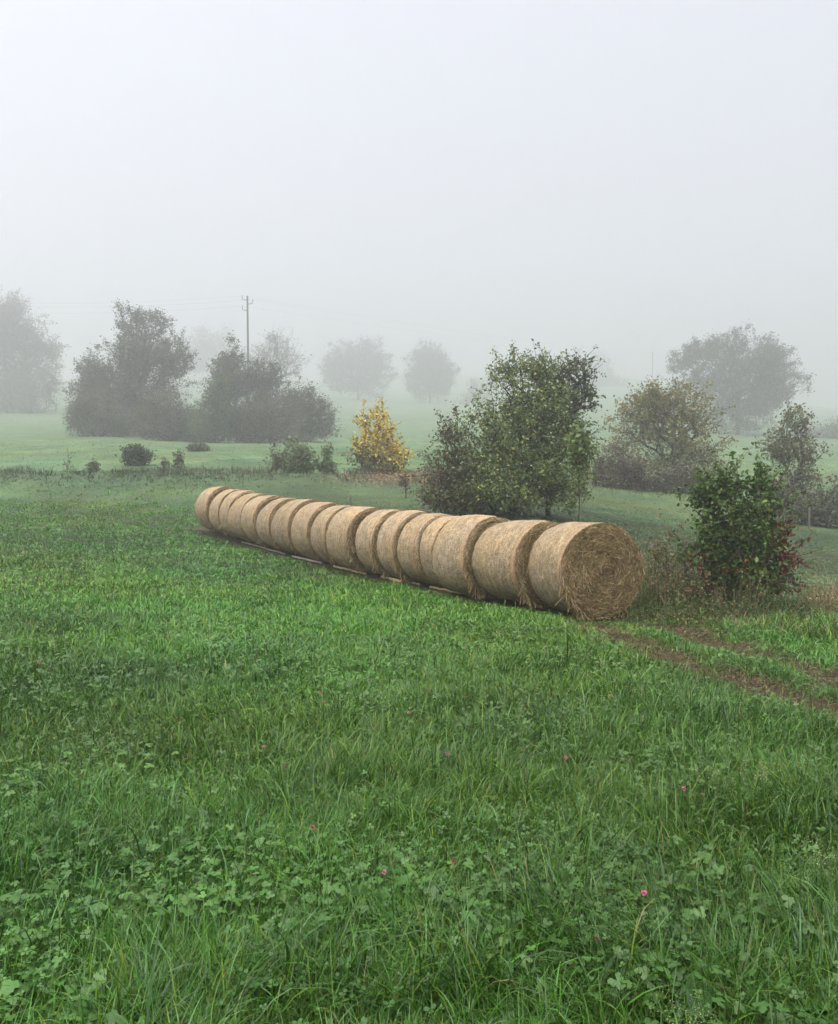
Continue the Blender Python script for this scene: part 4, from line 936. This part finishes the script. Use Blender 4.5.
for k, nm in enumerate(['topmost power cable', 'middle power cable', 'lowest power cable']):
    for A, B, lab in ((T1[k], T1[k] + np.array([-75, 12, 3.5]), nm + ' running left from the tall pole'), (T1[k], T2[k], nm + ' sagging between the two poles')):
        P = wire_pts(A, B, 24, 1.6); V, f = tubes(P[:-1] - A, P[1:] - A, np.full(23, .007), np.full(23, .007), 4)
        o = link('power_cable', mesh_from('power_cable', V, f, np.tile([[.07, .07, .07]], (len(V), 1)), [M_METAL]), None, A); tag(o, lab, 'cable', 'cables of the power line')

# ------------------------------------------------------------------ air, light, sky, camera
def build_haze():
    x0, x1, y0, y1, z0, z1 = -910, 910, -40, 1260, float(GZ.min()) - 1.5, float(GZ.max()) + 6
    V = np.array([(x, y, z) for x in (x0, x1) for y in (y0, y1) for z in (z0, z1)])
    f = np.array([(0, 1, 3, 2), (4, 6, 7, 5), (0, 4, 5, 1), (2, 3, 7, 6), (0, 2, 6, 4), (1, 5, 7, 3)])
    m, nt, out = mat('misty_air')
    v = nd(nt, 'ShaderNodeVolumePrincipled'); v.inputs['Color'].default_value = (.803, .798, .834, 1); v.inputs['Density'].default_value = FOG; v.inputs['Anisotropy'].default_value = .6
    nt.links.new(v.outputs[0], out.inputs['Volume'])
    o = link('haze', mesh_from('haze', V, f, None, [m])); tag(o, kind='stuff'); o.display_type = 'WIRE'
build_haze()
SUN_EL, SUN_AZ = 74.0, -140.0        # azimuth from the view direction, to the left
w = bpy.data.worlds.new('World'); scene.world = w; w.use_nodes = True; nt = w.node_tree; nt.nodes.clear()
sky = nt.nodes.new('ShaderNodeTexSky'); sky.sky_type = 'NISHITA'; sky.sun_disc = False; sky.sun_elevation = R_(SUN_EL); sky.sun_rotation = R_(SUN_AZ)
sky.air_density = 1.0; sky.dust_density = 1.0; sky.ozone_density = 1.0
hs = nt.nodes.new('ShaderNodeHueSaturation'); hs.inputs['Saturation'].default_value = .40; hs.inputs['Value'].default_value = .58
bg = nt.nodes.new('ShaderNodeBackground'); bg.inputs['Strength'].default_value = .05
wo = nt.nodes.new('ShaderNodeOutputWorld')
nt.links.new(sky.outputs[0], hs.inputs['Color']); nt.links.new(hs.outputs[0], bg.inputs['Color']); nt.links.new(bg.outputs[0], wo.inputs['Surface'])
sl = bpy.data.lights.new('sun', 'SUN'); sl.energy = 1.5; sl.angle = R_(80); sl.color = (1, .97, .93)
so = bpy.data.objects.new('sun', sl); COL.objects.link(so)
from mathutils import Vector
sd = Vector((math.sin(R_(SUN_AZ)) * math.cos(R_(SUN_EL)), math.cos(R_(SUN_AZ)) * math.cos(R_(SUN_EL)), math.sin(R_(SUN_EL))))
so.rotation_euler = sd.to_track_quat('Z', 'Y').to_euler(); so.location = (0, 0, 200)
cam = bpy.data.cameras.new('camera'); co = bpy.data.objects.new('camera', cam); COL.objects.link(co); scene.camera = co
co.location = (0, 0, EYE); co.rotation_euler = (R_(90), 0, 0)
cam.sensor_fit = 'HORIZONTAL'; cam.sensor_width = 36; cam.lens = 36; cam.clip_start = .05; cam.clip_end = 3000
scene.view_settings.view_transform = 'Standard'; scene.view_settings.look = 'None'; scene.view_settings.gamma = 1
scene.view_settings.exposure = 2.7
c = scene.cycles
c.max_bounces = 8; c.diffuse_bounces = 3; c.glossy_bounces = 2; c.transmission_bounces = 4; c.volume_bounces = 4; c.transparent_max_bounces = 8
c.use_adaptive_sampling = True; c.adaptive_threshold = .015
c.use_denoising = True
